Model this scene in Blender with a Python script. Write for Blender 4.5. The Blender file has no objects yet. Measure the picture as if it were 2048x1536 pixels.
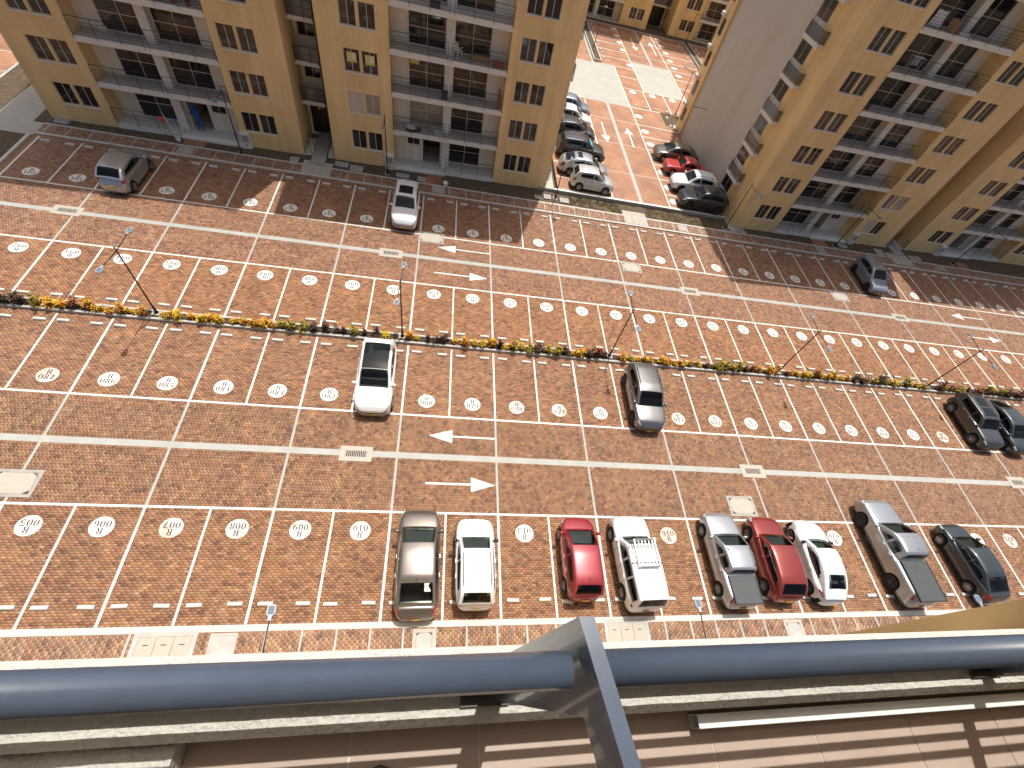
import bpy, bmesh, math, random
import numpy as np
from mathutils import Vector, Matrix, noise as mnoise
RND = random.Random(7)
NPR = np.random.RandomState(11)
scene = bpy.context.scene
COL = scene.collection

# ------------------------------------------------------------------ camera, sky, sun, exposure
CAM_R = np.array([[0.9810871525782718, -0.051254097787388986, 0.18665748446247593],
                  [0.054376791671971035, -0.8524974906246775, -0.51989536736356],
                  [0.1857718051086379, 0.52021250075198, -0.8335873022593672]])
CAM_C = np.array([-3.25189097, -8.12304241, 19.90777701])
F_PX, CX, CY = 885.1542564574562, 1034.996, 880.0628
cam_data = bpy.data.cameras.new('camera')
cam = bpy.data.objects.new('camera', cam_data)
COL.objects.link(cam)
_m = Matrix.Identity(4)
for i in range(3):
    _m[i][0] = CAM_R[0][i]; _m[i][1] = -CAM_R[1][i]; _m[i][2] = -CAM_R[2][i]; _m[i][3] = CAM_C[i]
cam.matrix_world = _m
cam_data.sensor_fit = 'HORIZONTAL'; cam_data.sensor_width = 36.0
cam_data.lens = F_PX / 2048 * 36.0
cam_data.shift_x = -(CX - 1024) / 2048
cam_data.shift_y = (CY - 768) / 2048
cam_data.clip_start = 0.02; cam_data.clip_end = 3000
scene.camera = cam

SUN_DIR = Vector((-0.12, -0.35, -1.0)).normalized()      # the way the light travels
elev = math.asin(-SUN_DIR.z)
azim = math.atan2(-SUN_DIR.x, -SUN_DIR.y)
world = bpy.data.worlds.new('World'); scene.world = world; world.use_nodes = True
wn = world.node_tree
sky = wn.nodes.new('ShaderNodeTexSky'); sky.sky_type = 'NISHITA'; sky.sun_disc = False
sky.sun_elevation = elev; sky.sun_rotation = azim; sky.air_density = 1.0; sky.dust_density = 7.0; sky.ozone_density = 0.0
wn.links.new(sky.outputs[0], wn.nodes['Background'].inputs[0])
wn.nodes['Background'].inputs[1].default_value = 0.095
sun_data = bpy.data.lights.new('sun', 'SUN'); sun_data.energy = 4.0; sun_data.angle = math.radians(0.5)
sun_data.color = (1.0, 0.965, 0.91)
sun = bpy.data.objects.new('sun', sun_data); COL.objects.link(sun)
sun.rotation_mode = 'QUATERNION'; sun.rotation_quaternion = SUN_DIR.to_track_quat('-Z', 'Y')
sun.location = (0, 0, 60)
vs = scene.view_settings
vs.view_transform = 'Standard'; vs.look = 'None'; vs.gamma = 1.0; vs.use_curve_mapping = False
vs.exposure = 0.34

# ------------------------------------------------------------------ materials
def mat(name, col, rough=0.7, metal=0.0, var=0.0, vscale=3.0, spec=0.5, coat=0.0, bump=0.0, bscale=40.0,
        col2=None, alpha=1.0, emit=None, coords='Object'):
    m = bpy.data.materials.new(name); m.use_nodes = True
    nt = m.node_tree; b = nt.nodes['Principled BSDF']
    b.inputs['Base Color'].default_value = (*col, 1); b.inputs['Roughness'].default_value = rough
    b.inputs['Metallic'].default_value = metal; b.inputs['Specular IOR Level'].default_value = spec
    if coat: b.inputs['Coat Weight'].default_value = coat; b.inputs['Coat Roughness'].default_value = 0.04
    if var or bump:
        tc = nt.nodes.new('ShaderNodeTexCoord')
        if var:
            n = nt.nodes.new('ShaderNodeTexNoise'); n.inputs['Scale'].default_value = vscale; n.inputs['Detail'].default_value = 6
            n.inputs['Roughness'].default_value = 0.65
            nt.links.new(tc.outputs[coords], n.inputs['Vector'])
            r = nt.nodes.new('ShaderNodeValToRGB')
            c2 = col2 if col2 else tuple(c * (1 - var) for c in col)
            r.color_ramp.elements[0].position = 0.32; r.color_ramp.elements[0].color = (*c2, 1)
            r.color_ramp.elements[1].position = 0.66; r.color_ramp.elements[1].color = (*col, 1)
            nt.links.new(n.outputs['Fac'], r.inputs['Fac']); nt.links.new(r.outputs['Color'], b.inputs['Base Color'])
        if bump:
            n2 = nt.nodes.new('ShaderNodeTexNoise'); n2.inputs['Scale'].default_value = bscale; n2.inputs['Detail'].default_value = 5
            nt.links.new(tc.outputs[coords], n2.inputs['Vector'])
            bp = nt.nodes.new('ShaderNodeBump'); bp.inputs['Strength'].default_value = bump; bp.inputs['Distance'].default_value = 0.02
            nt.links.new(n2.outputs['Fac'], bp.inputs['Height']); nt.links.new(bp.outputs['Normal'], b.inputs['Normal'])
    return m

def wall_mat(name, c, k=1.0):
    """painted render with faint rain streaks and patchy fading"""
    m = mat(name, c, 0.92, bump=0.07, bscale=45); nt = m.node_tree; b = nt.nodes['Principled BSDF']
    tc = nt.nodes.new('ShaderNodeTexCoord'); cur = None
    for sc, loc, lo, dk in (((1.6, 1.6, .07), 0, .40, .90), ((.5, .5, .4), 7, .36, .91), ((7, 7, .35), 3, .56, .95)):
        dk = 1 - (1 - dk) * k
        mp = nt.nodes.new('ShaderNodeMapping'); mp.inputs['Scale'].default_value = sc; mp.inputs['Location'].default_value = (loc, loc, loc)
        nt.links.new(tc.outputs['Object'], mp.inputs['Vector'])
        n = nt.nodes.new('ShaderNodeTexNoise'); n.inputs['Scale'].default_value = 1.0; n.inputs['Detail'].default_value = 6; nt.links.new(mp.outputs['Vector'], n.inputs['Vector'])
        r = nt.nodes.new('ShaderNodeValToRGB'); r.color_ramp.elements[0].position = lo; r.color_ramp.elements[1].position = lo + .2
        r.color_ramp.elements[0].color = (dk, dk * .985, dk * .97, 1); r.color_ramp.elements[1].color = (1, 1, 1, 1); nt.links.new(n.outputs['Fac'], r.inputs['Fac'])
        x = nt.nodes.new('ShaderNodeMix'); x.data_type = 'RGBA'; x.blend_type = 'MULTIPLY'; x.inputs[0].default_value = 1
        if cur is None: x.inputs[6].default_value = (*c, 1)
        else: nt.links.new(cur, x.inputs[6])
        nt.links.new(r.outputs['Color'], x.inputs[7]); cur = x.outputs[2]
    nt.links.new(cur, b.inputs['Base Color']); return m

def brick_mat(name, tint=(1, 1, 1)):
    """fired clay: each brick carries its own colour in the face attribute Col; a broad noise adds dust and stains"""
    m = bpy.data.materials.new(name); m.use_nodes = True; nt = m.node_tree; b = nt.nodes['Principled BSDF']
    at = nt.nodes.new('ShaderNodeAttribute'); at.attribute_name = 'Col'
    ge = nt.nodes.new('ShaderNodeNewGeometry')
    n = nt.nodes.new('ShaderNodeTexNoise'); n.inputs['Scale'].default_value = 0.45; n.inputs['Detail'].default_value = 8
    n.inputs['Roughness'].default_value = 0.7
    nt.links.new(ge.outputs['Position'], n.inputs['Vector'])
    r = nt.nodes.new('ShaderNodeValToRGB'); r.color_ramp.elements[0].position = 0.3; r.color_ramp.elements[1].position = 0.72
    r.color_ramp.elements[0].color = (0.80, 0.78, 0.77, 1); r.color_ramp.elements[1].color = (1.16, 1.12, 1.08, 1)
    nt.links.new(n.outputs['Fac'], r.inputs['Fac'])
    mx = nt.nodes.new('ShaderNodeMix'); mx.data_type = 'RGBA'; mx.blend_type = 'MULTIPLY'; mx.inputs[0].default_value = 1
    nt.links.new(at.outputs['Color'], mx.inputs[6]); nt.links.new(r.outputs['Color'], mx.inputs[7])
    n5 = nt.nodes.new('ShaderNodeTexNoise'); n5.inputs['Scale'].default_value = 2.2; n5.inputs['Detail'].default_value = 4
    nt.links.new(ge.outputs['Position'], n5.inputs['Vector'])
    r5 = nt.nodes.new('ShaderNodeValToRGB'); r5.color_ramp.elements[0].position = 0.36; r5.color_ramp.elements[1].position = 0.66
    r5.color_ramp.elements[0].color = (0.84, 0.845, 0.86, 1); r5.color_ramp.elements[1].color = (1.13, 1.10, 1.04, 1); nt.links.new(n5.outputs['Fac'], r5.inputs['Fac'])
    m5 = nt.nodes.new('ShaderNodeMix'); m5.data_type = 'RGBA'; m5.blend_type = 'MULTIPLY'; m5.inputs[0].default_value = 1
    nt.links.new(mx.outputs[2], m5.inputs[6]); nt.links.new(r5.outputs['Color'], m5.inputs[7]); mx = m5
    # oil spots and pale dust
    n3 = nt.nodes.new('ShaderNodeTexNoise'); n3.inputs['Scale'].default_value = 1.3; n3.inputs['Detail'].default_value = 5
    nt.links.new(ge.outputs['Position'], n3.inputs['Vector'])
    r3 = nt.nodes.new('ShaderNodeValToRGB'); r3.color_ramp.elements[0].position = 0.60; r3.color_ramp.elements[1].position = 0.80
    r3.color_ramp.elements[0].color = (0, 0, 0, 1); r3.color_ramp.elements[1].color = (0.40, 0.40, 0.40, 1)
    nt.links.new(n3.outputs['Fac'], r3.inputs['Fac'])
    m3 = nt.nodes.new('ShaderNodeMix'); m3.data_type = 'RGBA'; m3.inputs[7].default_value = (0.40, 0.27, 0.20, 1)
    nt.links.new(r3.outputs['Color'], m3.inputs[0]); nt.links.new(mx.outputs[2], m3.inputs[6])
    n4 = nt.nodes.new('ShaderNodeTexNoise'); n4.inputs['Scale'].default_value = 1.15; n4.inputs['Detail'].default_value = 7; n4.inputs['Roughness'].default_value = 0.6
    mp = nt.nodes.new('ShaderNodeMapping'); mp.inputs['Location'].default_value = (31.7, 12.3, 0); nt.links.new(ge.outputs['Position'], mp.inputs['Vector']); nt.links.new(mp.outputs['Vector'], n4.inputs['Vector'])
    r4 = nt.nodes.new('ShaderNodeValToRGB'); r4.color_ramp.elements[0].position = 0.645; r4.color_ramp.elements[1].position = 0.74
    r4.color_ramp.elements[0].color = (1, 1, 1, 1); r4.color_ramp.elements[1].color = (0.42, 0.38, 0.37, 1)
    nt.links.new(n4.outputs['Fac'], r4.inputs['Fac'])
    m4 = nt.nodes.new('ShaderNodeMix'); m4.data_type = 'RGBA'; m4.blend_type = 'MULTIPLY'; m4.inputs[0].default_value = 1
    nt.links.new(m3.outputs[2], m4.inputs[6]); nt.links.new(r4.outputs['Color'], m4.inputs[7]); m3 = m4
    n2 = nt.nodes.new('ShaderNodeTexNoise'); n2.inputs['Scale'].default_value = 35; n2.inputs['Detail'].default_value = 3
    nt.links.new(ge.outputs['Position'], n2.inputs['Vector'])
    m2 = nt.nodes.new('ShaderNodeMix'); m2.data_type = 'RGBA'; m2.blend_type = 'MULTIPLY'; m2.inputs[0].default_value = 0.35
    nt.links.new(m3.outputs[2], m2.inputs[6]); nt.links.new(n2.outputs['Fac'], m2.inputs[7])
    t = nt.nodes.new('ShaderNodeMix'); t.data_type = 'RGBA'; t.blend_type = 'MULTIPLY'; t.inputs[0].default_value = 1
    t.inputs[7].default_value = (*tint, 1); nt.links.new(m2.outputs[2], t.inputs[6])
    nt.links.new(t.outputs[2], b.inputs['Base Color'])
    b.inputs['Roughness'].default_value = 0.58; b.inputs['Specular IOR Level'].default_value = 0.5
    return m

def paint_mat(name, wear):
    """white road paint, rubbed through to the brick where it is worn"""
    m = bpy.data.materials.new(name); m.use_nodes = True; nt = m.node_tree; b = nt.nodes['Principled BSDF']
    ge = nt.nodes.new('ShaderNodeNewGeometry')
    n = nt.nodes.new('ShaderNodeTexNoise'); n.inputs['Scale'].default_value = 9; n.inputs['Detail'].default_value = 9
    n.inputs['Roughness'].default_value = 0.75
    nt.links.new(ge.outputs['Position'], n.inputs['Vector'])
    nl = nt.nodes.new('ShaderNodeTexNoise'); nl.inputs['Scale'].default_value = 0.55; nl.inputs['Detail'].default_value = 3
    nt.links.new(ge.outputs['Position'], nl.inputs['Vector'])
    ma = nt.nodes.new('ShaderNodeMath'); ma.operation = 'MULTIPLY_ADD'; ma.inputs[1].default_value = 0.7; nt.links.new(nl.outputs['Fac'], ma.inputs[0]); nt.links.new(n.outputs['Fac'], ma.inputs[2])
    mb = nt.nodes.new('ShaderNodeMath'); mb.operation = 'SUBTRACT'; mb.inputs[1].default_value = 0.35; nt.links.new(ma.outputs[0], mb.inputs[0])
    r = nt.nodes.new('ShaderNodeValToRGB')
    r.color_ramp.elements[0].position = 0.20 + wear * 0.3; r.color_ramp.elements[0].color = (0.46, 0.33, 0.25, 1)
    r.color_ramp.elements[1].position = 0.30 + wear * 0.36; r.color_ramp.elements[1].color = (0.66, 0.645, 0.59, 1)
    nt.links.new(mb.outputs[0], r.inputs['Fac']); nt.links.new(r.outputs['Color'], b.inputs['Base Color'])
    b.inputs['Roughness'].default_value = 0.7
    return m

def far_brick_mat(name, sx=0.21, sy=0.105):
    """paving too far off to tell the bricks apart: the same clay colours from a brick texture"""
    m = bpy.data.materials.new(name); m.use_nodes = True; nt = m.node_tree; b = nt.nodes['Principled BSDF']
    ge = nt.nodes.new('ShaderNodeNewGeometry')
    bt = nt.nodes.new('ShaderNodeTexBrick'); bt.inputs['Scale'].default_value = 1.0
    bt.inputs['Brick Width'].default_value = sx; bt.inputs['Row Height'].default_value = sy; bt.inputs['Mortar Size'].default_value = 0.006
    bt.inputs['Color1'].default_value = (0.38, 0.205, 0.115, 1); bt.inputs['Color2'].default_value = (0.28, 0.14, 0.08, 1)
    bt.inputs['Mortar'].default_value = (0.25, 0.13, 0.08, 1); bt.inputs['Bias'].default_value = -0.1
    nt.links.new(ge.outputs['Position'], bt.inputs['Vector'])
    n = nt.nodes.new('ShaderNodeTexNoise'); n.inputs['Scale'].default_value = 0.6; n.inputs['Detail'].default_value = 8
    nt.links.new(ge.outputs['Position'], n.inputs['Vector'])
    r = nt.nodes.new('ShaderNodeValToRGB'); r.color_ramp.elements[0].position = 0.3; r.color_ramp.elements[1].position = 0.7
    r.color_ramp.elements[0].color = (0.7, 0.66, 0.66, 1); r.color_ramp.elements[1].color = (1.15, 1.08, 1.02, 1)
    nt.links.new(n.outputs['Fac'], r.inputs['Fac'])
    mx = nt.nodes.new('ShaderNodeMix'); mx.data_type = 'RGBA'; mx.blend_type = 'MULTIPLY'; mx.inputs[0].default_value = 1
    nt.links.new(bt.outputs['Color'], mx.inputs[6]); nt.links.new(r.outputs['Color'], mx.inputs[7])
    nt.links.new(mx.outputs[2], b.inputs['Base Color']); b.inputs['Roughness'].default_value = 0.6
    b.inputs['Specular IOR Level'].default_value = 0.45
    return m

M = {}
M['brick'] = brick_mat('paving_brick')
M['brick_walk'] = brick_mat('walk_brick', (1.02, 1.16, 1.28))
M['mortar'] = mat('sand_joint', (0.30, 0.175, 0.105), 0.95, var=0.3, vscale=5)
M['far_brick'] = far_brick_mat('far_paving')
M['paint'] = paint_mat('line_paint', 0.27)
M['paint_mid'] = paint_mat('faded_line_paint', 0.42)
M['paint_worn'] = paint_mat('worn_line_paint', 0.52)
M['black_paint'] = mat('stencil_black', (0.025, 0.025, 0.03), 0.75, var=0.5, vscale=14, col2=(0.07, 0.065, 0.06))
M['concrete_pale'] = mat('kerb_concrete', (0.55, 0.53, 0.475), 0.85, var=0.2, vscale=1.6, bump=0.15, bscale=30)
M['gutter'] = mat('gutter_concrete', (0.38, 0.38, 0.35), 0.85, var=0.16, vscale=1.2, bump=0.15, bscale=30)
M['concrete'] = mat('pale_concrete', (0.43, 0.425, 0.395), 0.85, var=0.22, vscale=1.6, bump=0.15, bscale=30)
M['concrete2'] = mat('grey_concrete', (0.38, 0.36, 0.325), 0.9, var=0.3, vscale=2.5, bump=0.2, bscale=25)
M['cover'] = mat('cover_concrete', (0.43, 0.39, 0.33), 0.85, var=0.15, vscale=4)
M['iron'] = mat('dark_iron', (0.045, 0.04, 0.037), 0.6, var=0.3, vscale=9)
M['under_black'] = mat('pit_black', (0.012, 0.011, 0.01), 0.95)
M['soil'] = mat('verge_soil', (0.13, 0.085, 0.055), 1.0, var=0.5, vscale=3.0, bump=0.6, bscale=12, col2=(0.055, 0.045, 0.025))
M['ground'] = mat('outer_ground', (0.17, 0.13, 0.09), 1.0, var=0.4, vscale=0.2)
M['slab_conc'] = mat('drive_concrete', (0.38, 0.37, 0.335), 0.85, var=0.12, vscale=0.7, bump=0.1, bscale=8)
M['wall_yellow'] = wall_mat('ochre_render', (0.88, 0.655, 0.33))
M['joint_yellow'] = mat('ochre_joint', (0.66, 0.44, 0.20), 0.95)
M['wall_white'] = wall_mat('white_render', (0.82, 0.79, 0.73))
M['wall_grey'] = wall_mat('grey_render', (0.56, 0.555, 0.51), 0.4)
M['slab_edge'] = mat('slab_render', (0.74, 0.72, 0.65), 0.9, var=0.12, vscale=1.2)
M['balc_floor'] = mat('balcony_floor', (0.54, 0.49, 0.43), 0.6, var=0.15, vscale=2)
M['alu'] = mat('window_frame', (0.62, 0.59, 0.55), 0.45, spec=0.5)
M['glass'] = mat('window_glass', (0.010, 0.010, 0.012), 0.03, spec=0.5, var=0.6, vscale=0.5, col2=(0.03, 0.026, 0.024))
M['glass_b'] = mat('grey_window_glass', (0.075, 0.07, 0.065), 0.05, spec=0.5, var=0.6, vscale=1.4, col2=(0.018, 0.017, 0.017))
M['glass_tan'] = mat('brown_window_glass', (0.085, 0.055, 0.038), 0.05, spec=0.5, var=0.8, vscale=1.1, col2=(0.02, 0.016, 0.014))
M['blind'] = mat('pale_blind', (0.52, 0.49, 0.43), 0.5, spec=0.6, coat=0.6)
M['curtain'] = mat('beige_curtain', (0.34, 0.29, 0.23), 0.5, spec=0.6, coat=0.6, var=0.25, vscale=6)
M['rail'] = mat('dark_railing', (0.035, 0.033, 0.034), 0.45)
M['door_dark'] = mat('dark_gate', (0.018, 0.015, 0.015), 0.4)
M['smoke_glass'] = mat('smoked_panel', (0.10, 0.105, 0.105), 0.12, spec=0.6)
M['lamp_black'] = mat('lamp_pole', (0.012, 0.012, 0.013), 0.4)
M['lamp_grey'] = mat('lamp_head_grey', (0.32, 0.35, 0.38), 0.4, metal=0.3)
M['lamp_panel'] = mat('lamp_panel', (0.12, 0.16, 0.20), 0.2, spec=0.7)
M['stop'] = mat('wheel_stop_concrete', (0.60, 0.58, 0.52), 0.85, var=0.2, vscale=3)
M['plant_soil'] = mat('planter_soil', (0.06, 0.04, 0.025), 1.0, var=0.4, vscale=6)

# ------------------------------------------------------------------ mesh helpers
class MB:
    def __init__(s): s.v = []; s.f = []; s.m = []; s.off = 0
    def face(s, pts, mi=0):
        n = len(s.v); s.v += [tuple(p) for p in pts]; s.f.append(tuple(range(n, n + len(pts)))); s.m.append(mi)
    def box(s, x0, x1, y0, y1, z0, z1, mi=0):
        n = len(s.v)
        s.v += [(x0, y0, z0), (x1, y0, z0), (x1, y1, z0), (x0, y1, z0), (x0, y0, z1), (x1, y0, z1), (x1, y1, z1), (x0, y1, z1)]
        for q in ((3, 2, 1, 0), (4, 5, 6, 7), (0, 1, 5, 4), (1, 2, 6, 5), (2, 3, 7, 6), (3, 0, 4, 7)):
            s.f.append(tuple(n + i for i in q)); s.m.append(mi)
    def prism(s, poly, z0, z1, mi=0):
        n = len(s.v); k = len(poly)
        s.v += [(x, y, z0) for x, y in poly] + [(x, y, z1) for x, y in poly]
        s.f.append(tuple(n + i for i in reversed(range(k)))); s.f.append(tuple(n + k + i for i in range(k))); s.m += [mi, mi]
        for i in range(k):
            j = (i + 1) % k; s.f.append((n + i, n + j, n + k + j, n + k + i)); s.m.append(mi)
    def tube(s, a, b, r0, r1=None, n=8, mi=0, cap=True):
        a = Vector(a); b = Vector(b); r1 = r0 if r1 is None else r1
        d = (b - a).normalized(); u = d.orthogonal().normalized(); w = d.cross(u); k = len(s.v)
        for p, r in ((a, r0), (b, r1)):
            for i in range(n):
                t = 2 * math.pi * i / n; s.v.append(tuple(p + u * (r * math.cos(t)) + w * (r * math.sin(t))))
        for i in range(n):
            j = (i + 1) % n; s.f.append((k + i, k + j, k + n + j, k + n + i)); s.m.append(mi)
        if cap:
            s.f.append(tuple(k + i for i in reversed(range(n)))); s.f.append(tuple(k + n + i for i in range(n))); s.m += [mi, mi]
    def lathe(s, prof, c=(0, 0, 0), n=16, mi=0, axis='z'):
        k = len(s.v)
        for r, h in prof:
            for i in range(n):
                t = 2 * math.pi * i / n; a = r * math.cos(t); b = r * math.sin(t)
                p = (a, b, h) if axis == 'z' else (a, h, b)
                s.v.append((c[0] + p[0], c[1] + p[1], c[2] + p[2]))
        for q in range(len(prof) - 1):
            for i in range(n):
                j = (i + 1) % n; f = (k + q * n + i, k + q * n + j, k + (q + 1) * n + j, k + (q + 1) * n + i)
                s.f.append(f if axis == 'z' else f[::-1]); s.m.append(mi)
    def grid(s, P, mi=0, flip=False):
        """P: array (a, b, 3)"""
        a, b = P.shape[:2]; k = len(s.v); s.v += [tuple(p) for p in P.reshape(-1, 3).tolist()]
        for i in range(a - 1):
            for j in range(b - 1):
                q = (k + i * b + j, k + i * b + j + 1, k + (i + 1) * b + j + 1, k + (i + 1) * b + j)
                s.f.append(q[::-1] if flip else q); s.m.append(mi)
    def mesh(s, name, mats, smooth=False):
        me = bpy.data.meshes.new(name); me.from_pydata(s.v, [], s.f)
        for m in (mats if isinstance(mats, (list, tuple)) else [mats]): me.materials.append(m)
        if any(s.m): me.polygons.foreach_set('material_index', s.m)
        if smooth: me.polygons.foreach_set('use_smooth', [True] * len(s.f))
        me.update(); return me
    def build(s, name, mats, parent=None, smooth=False, loc=(0, 0, 0), rz=0.0):
        return put(name, s.mesh(name, mats, smooth), parent, loc, rz)

def put(name, me, parent=None, loc=(0, 0, 0), rz=0.0):
    o = bpy.data.objects.new(name, me); COL.objects.link(o)
    o.location = loc; o.rotation_euler = (0, 0, rz)
    if parent is not None: o.parent = parent
    return o
def tag(o, label=None, cat=None, group=None, kind=None):
    if label: o['label'] = label
    if cat: o['category'] = cat
    if group: o['group'] = group
    if kind: o['kind'] = kind
    return o
def thing(name, label, cat, loc=(0, 0, 0), rz=0.0, group=None):
    o = bpy.data.objects.new(name, None); o.empty_display_size = 0.2; COL.objects.link(o)
    o.location = loc; o.rotation_euler = (0, 0, rz)
    return tag(o, label, cat, group)
KIDS = {}
def copy_tree(root, loc, rz, label=None, group=None, kids=None):
    """copy of a thing with copies of its parts and sub-parts (mesh data shared)"""
    r = root.copy(); COL.objects.link(r); r.location = loc; r.rotation_euler = (0, 0, rz)
    if label: r['label'] = label
    if group: r['group'] = group
    def rec(src, dst):
        for ch in src.children:
            c = ch.copy(); COL.objects.link(c); c.parent = dst; rec(ch, c)
    rec(root, r)
    return r
def proj(P):
    q = (np.asarray(P, float) - CAM_C) @ CAM_R.T
    z = np.where(q[:, 2] < 0.05, 0.05, q[:, 2])
    return CX + F_PX * q[:, 0] / z, CY + F_PX * q[:, 1] / z, q[:, 2]
def in_view(P, margin=260):
    x, y, z = proj(P)
    return (z > 0.3) & (x > -margin) & (x < 2048 + margin) & (y > -margin) & (y < 1536 + margin)
# ------------------------------------------------------------------ ground and paving
BL, BW, GAP = 0.21, 0.105, 0.0026
PAL = np.array([(0.41, 0.228, 0.130), (0.37, 0.19, 0.108), (0.325, 0.163, 0.094), (0.445, 0.255, 0.145), (0.26, 0.132, 0.082),
                (0.39, 0.205, 0.12), (0.345, 0.18, 0.112), (0.20, 0.105, 0.072), (0.48, 0.295, 0.175), (0.375, 0.217, 0.138)])
PW = np.array([.17, .17, .15, .08, .10, .13, .09, .04, .03, .04])
def brick_cols(n, pw=PW):
    c = PAL[NPR.choice(len(PAL), n, p=pw / pw.sum())] * NPR.uniform(0.92, 1.08, (n, 1))
    return np.clip(c * NPR.uniform(0.95, 1.05, (n, 3)), 0.02, 0.8)

g = MB(); g.box(-300, 300, -120, 420, -0.6, -0.05)
tag(g.build('ground', M['ground']), kind='structure')
pv = MB(); pv.box(-62, 85, -7.6, 27.56, -0.049, -0.005)
PAVE = tag(pv.build('car_park_pavement', M['mortar']), kind='structure')

quads = []      # (n,4,2) corner arrays of whole bricks
polys = []      # clipped brick polygons
def add_bond(x0, x1, y0, y1, along='x'):
    L, Wd = (BL, BW)
    if along == 'x':
        ny = int(math.ceil((y1 - y0) / Wd)); rows = np.arange(ny)
        nx = int((x1 - x0) / L) + 3
        I, J = np.meshgrid(np.arange(-1, nx), rows, indexing='ij'); I = I.ravel(); J = J.ravel()
        a0 = x0 + (I + 0.5 * (J % 2)) * L; b0 = y0 + J * Wd
        X0, X1, Y0, Y1 = a0, a0 + L, b0, b0 + Wd
    else:
        nx = int(math.ceil((x1 - x0) / Wd)); ny = int((y1 - y0) / L) + 3
        I, J = np.meshgrid(np.arange(nx), np.arange(-1, ny), indexing='ij'); I = I.ravel(); J = J.ravel()
        X0 = x0 + I * Wd; X1 = X0 + Wd; Y0 = y0 + (J + 0.5 * (I % 2)) * L; Y1 = Y0 + L
    X0 = np.clip(X0, x0, x1); X1 = np.clip(X1, x0, x1); Y0 = np.clip(Y0, y0, y1); Y1 = np.clip(Y1, y0, y1)
    ok = (X1 - X0 > 0.03) & (Y1 - Y0 > 0.03)
    X0, X1, Y0, Y1 = (a[ok] for a in (X0, X1, Y0, Y1))
    h = GAP / 2
    Q = np.stack([np.stack([X0 + h, Y0 + h], 1), np.stack([X1 - h, Y0 + h], 1), np.stack([X1 - h, Y1 - h], 1), np.stack([X0 + h, Y1 - h], 1)], 1)
    keep = in_view(np.concatenate([Q.mean(1), np.zeros((len(Q), 1))], 1))
    if keep.any(): quads.append(Q[keep])
def clip_poly(p, x0, x1, y0, y1):
    for ax, lim, sg in ((0, x0, 1), (0, x1, -1), (1, y0, 1), (1, y1, -1)):
        out = []
        for i in range(len(p)):
            a = p[i]; b = p[(i + 1) % len(p)]
            da = (a[ax] - lim) * sg; db = (b[ax] - lim) * sg
            if da >= 0: out.append(a)
            if da * db < 0:
                t = da / (da - db); out.append((a[0] + (b[0] - a[0]) * t, a[1] + (b[1] - a[1]) * t))
        p = out
        if len(p) < 3: return None
    return p
def add_herring(x0, x1, y0, y1):
    c, s = math.cos(math.pi / 4), math.sin(math.pi / 4)
    w = BW
    cx, cy = (x0 + x1) / 2, (y0 + y1) / 2
    R = math.hypot(x1 - x0, y1 - y0) / 2 + 0.4
    # cell lattice anchored to the world so the bond runs through from cell to cell
    u0, v0 = (cx * c + cy * s) / w, (-cx * s + cy * c) / w; n = int(R / w) + 3
    out = []
    for r in range(int(v0) - n, int(v0) + n + 1):
        k = np.arange(int(u0) - n, int(u0) + n + 1)
        kh = k[(k + r) % 4 == 0]; kv = k[(k + r - 2) % 4 == 0]
        out.append(np.stack([kh, kh + 2, np.full(len(kh), r), np.full(len(kh), r + 1)], 1))
        out.append(np.stack([kv, kv + 1, np.full(len(kv), r), np.full(len(kv), r + 2)], 1))
    B = np.concatenate(out).astype(float) * w; h = GAP / 2
    B[:, 0] += h; B[:, 1] -= h; B[:, 2] += h; B[:, 3] -= h
    cor = np.stack([B[:, [0, 2]], B[:, [1, 2]], B[:, [1, 3]], B[:, [0, 3]]], 1)
    W2 = np.stack([cor[..., 0] * c - cor[..., 1] * s, cor[..., 0] * s + cor[..., 1] * c], -1)
    inside = (W2[..., 0] >= x0) & (W2[..., 0] <= x1) & (W2[..., 1] >= y0) & (W2[..., 1] <= y1)
    anyin = inside.any(1); alln = inside.all(1)
    vis = in_view(np.concatenate([W2.mean(1), np.zeros((len(W2), 1))], 1))
    q = W2[alln & vis]
    if len(q): quads.append(q)
    for p in W2[anyin & ~alln & vis]:
        pp = clip_poly([tuple(a) for a in p], x0, x1, y0, y1)
        if pp: polys.append(pp)
def zone_tint(y):
    y = np.asarray(y)[:, None]
    t = np.ones((len(y), 3))
    for lo, hi, f in ((-5, 0, (.90, .90, .84)), (0, 5.5, (.86, .89, .87)), (5.5, 10.6, (.92, .92, .87)), (10.6, 15.9, (1.0, .94, .82)), (15.9, 21, (.97, .98, .98)), (21, 30, (.96, .97, .98))):
        t = np.where((y >= lo) & (y < hi), np.array(f), t)
    return t
RY = dict(walk0=-7.0, k0=-5.03, k1=-4.78, L1=0.0, G1=3.03, L3=5.506, p0=10.5, p1=11.2, L5=15.87, G2=18.585, L7=21.07, k8=26.14, w8=26.32, w9=27.38, e9=27.54)
HL = 0.052
for k in range(-9, 14):
    xa, xb = 5 * k + HL, 5 * k + 5 - HL
    for (a, b) in ((RY['L1'] + HL, RY['G1'] - .17), (RY['G1'] + .17, RY['L3'] - HL), (RY['L5'] + HL, RY['G2'] - .17), (RY['G2'] + .17, RY['L7'] - HL)):
        add_herring(xa, xb, a, b)
    for (a, b) in ((RY['k1'], RY['L1'] - HL), (RY['L3'] + HL, RY['p0']), (RY['p1'], RY['L5'] - HL)):
        add_bond(xa, xb, a, b)
    if 5 * k >= -30.5: add_bond(xa, xb, RY['L7'] + HL, RY['k8'])
QALL = np.concatenate(quads)
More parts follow.
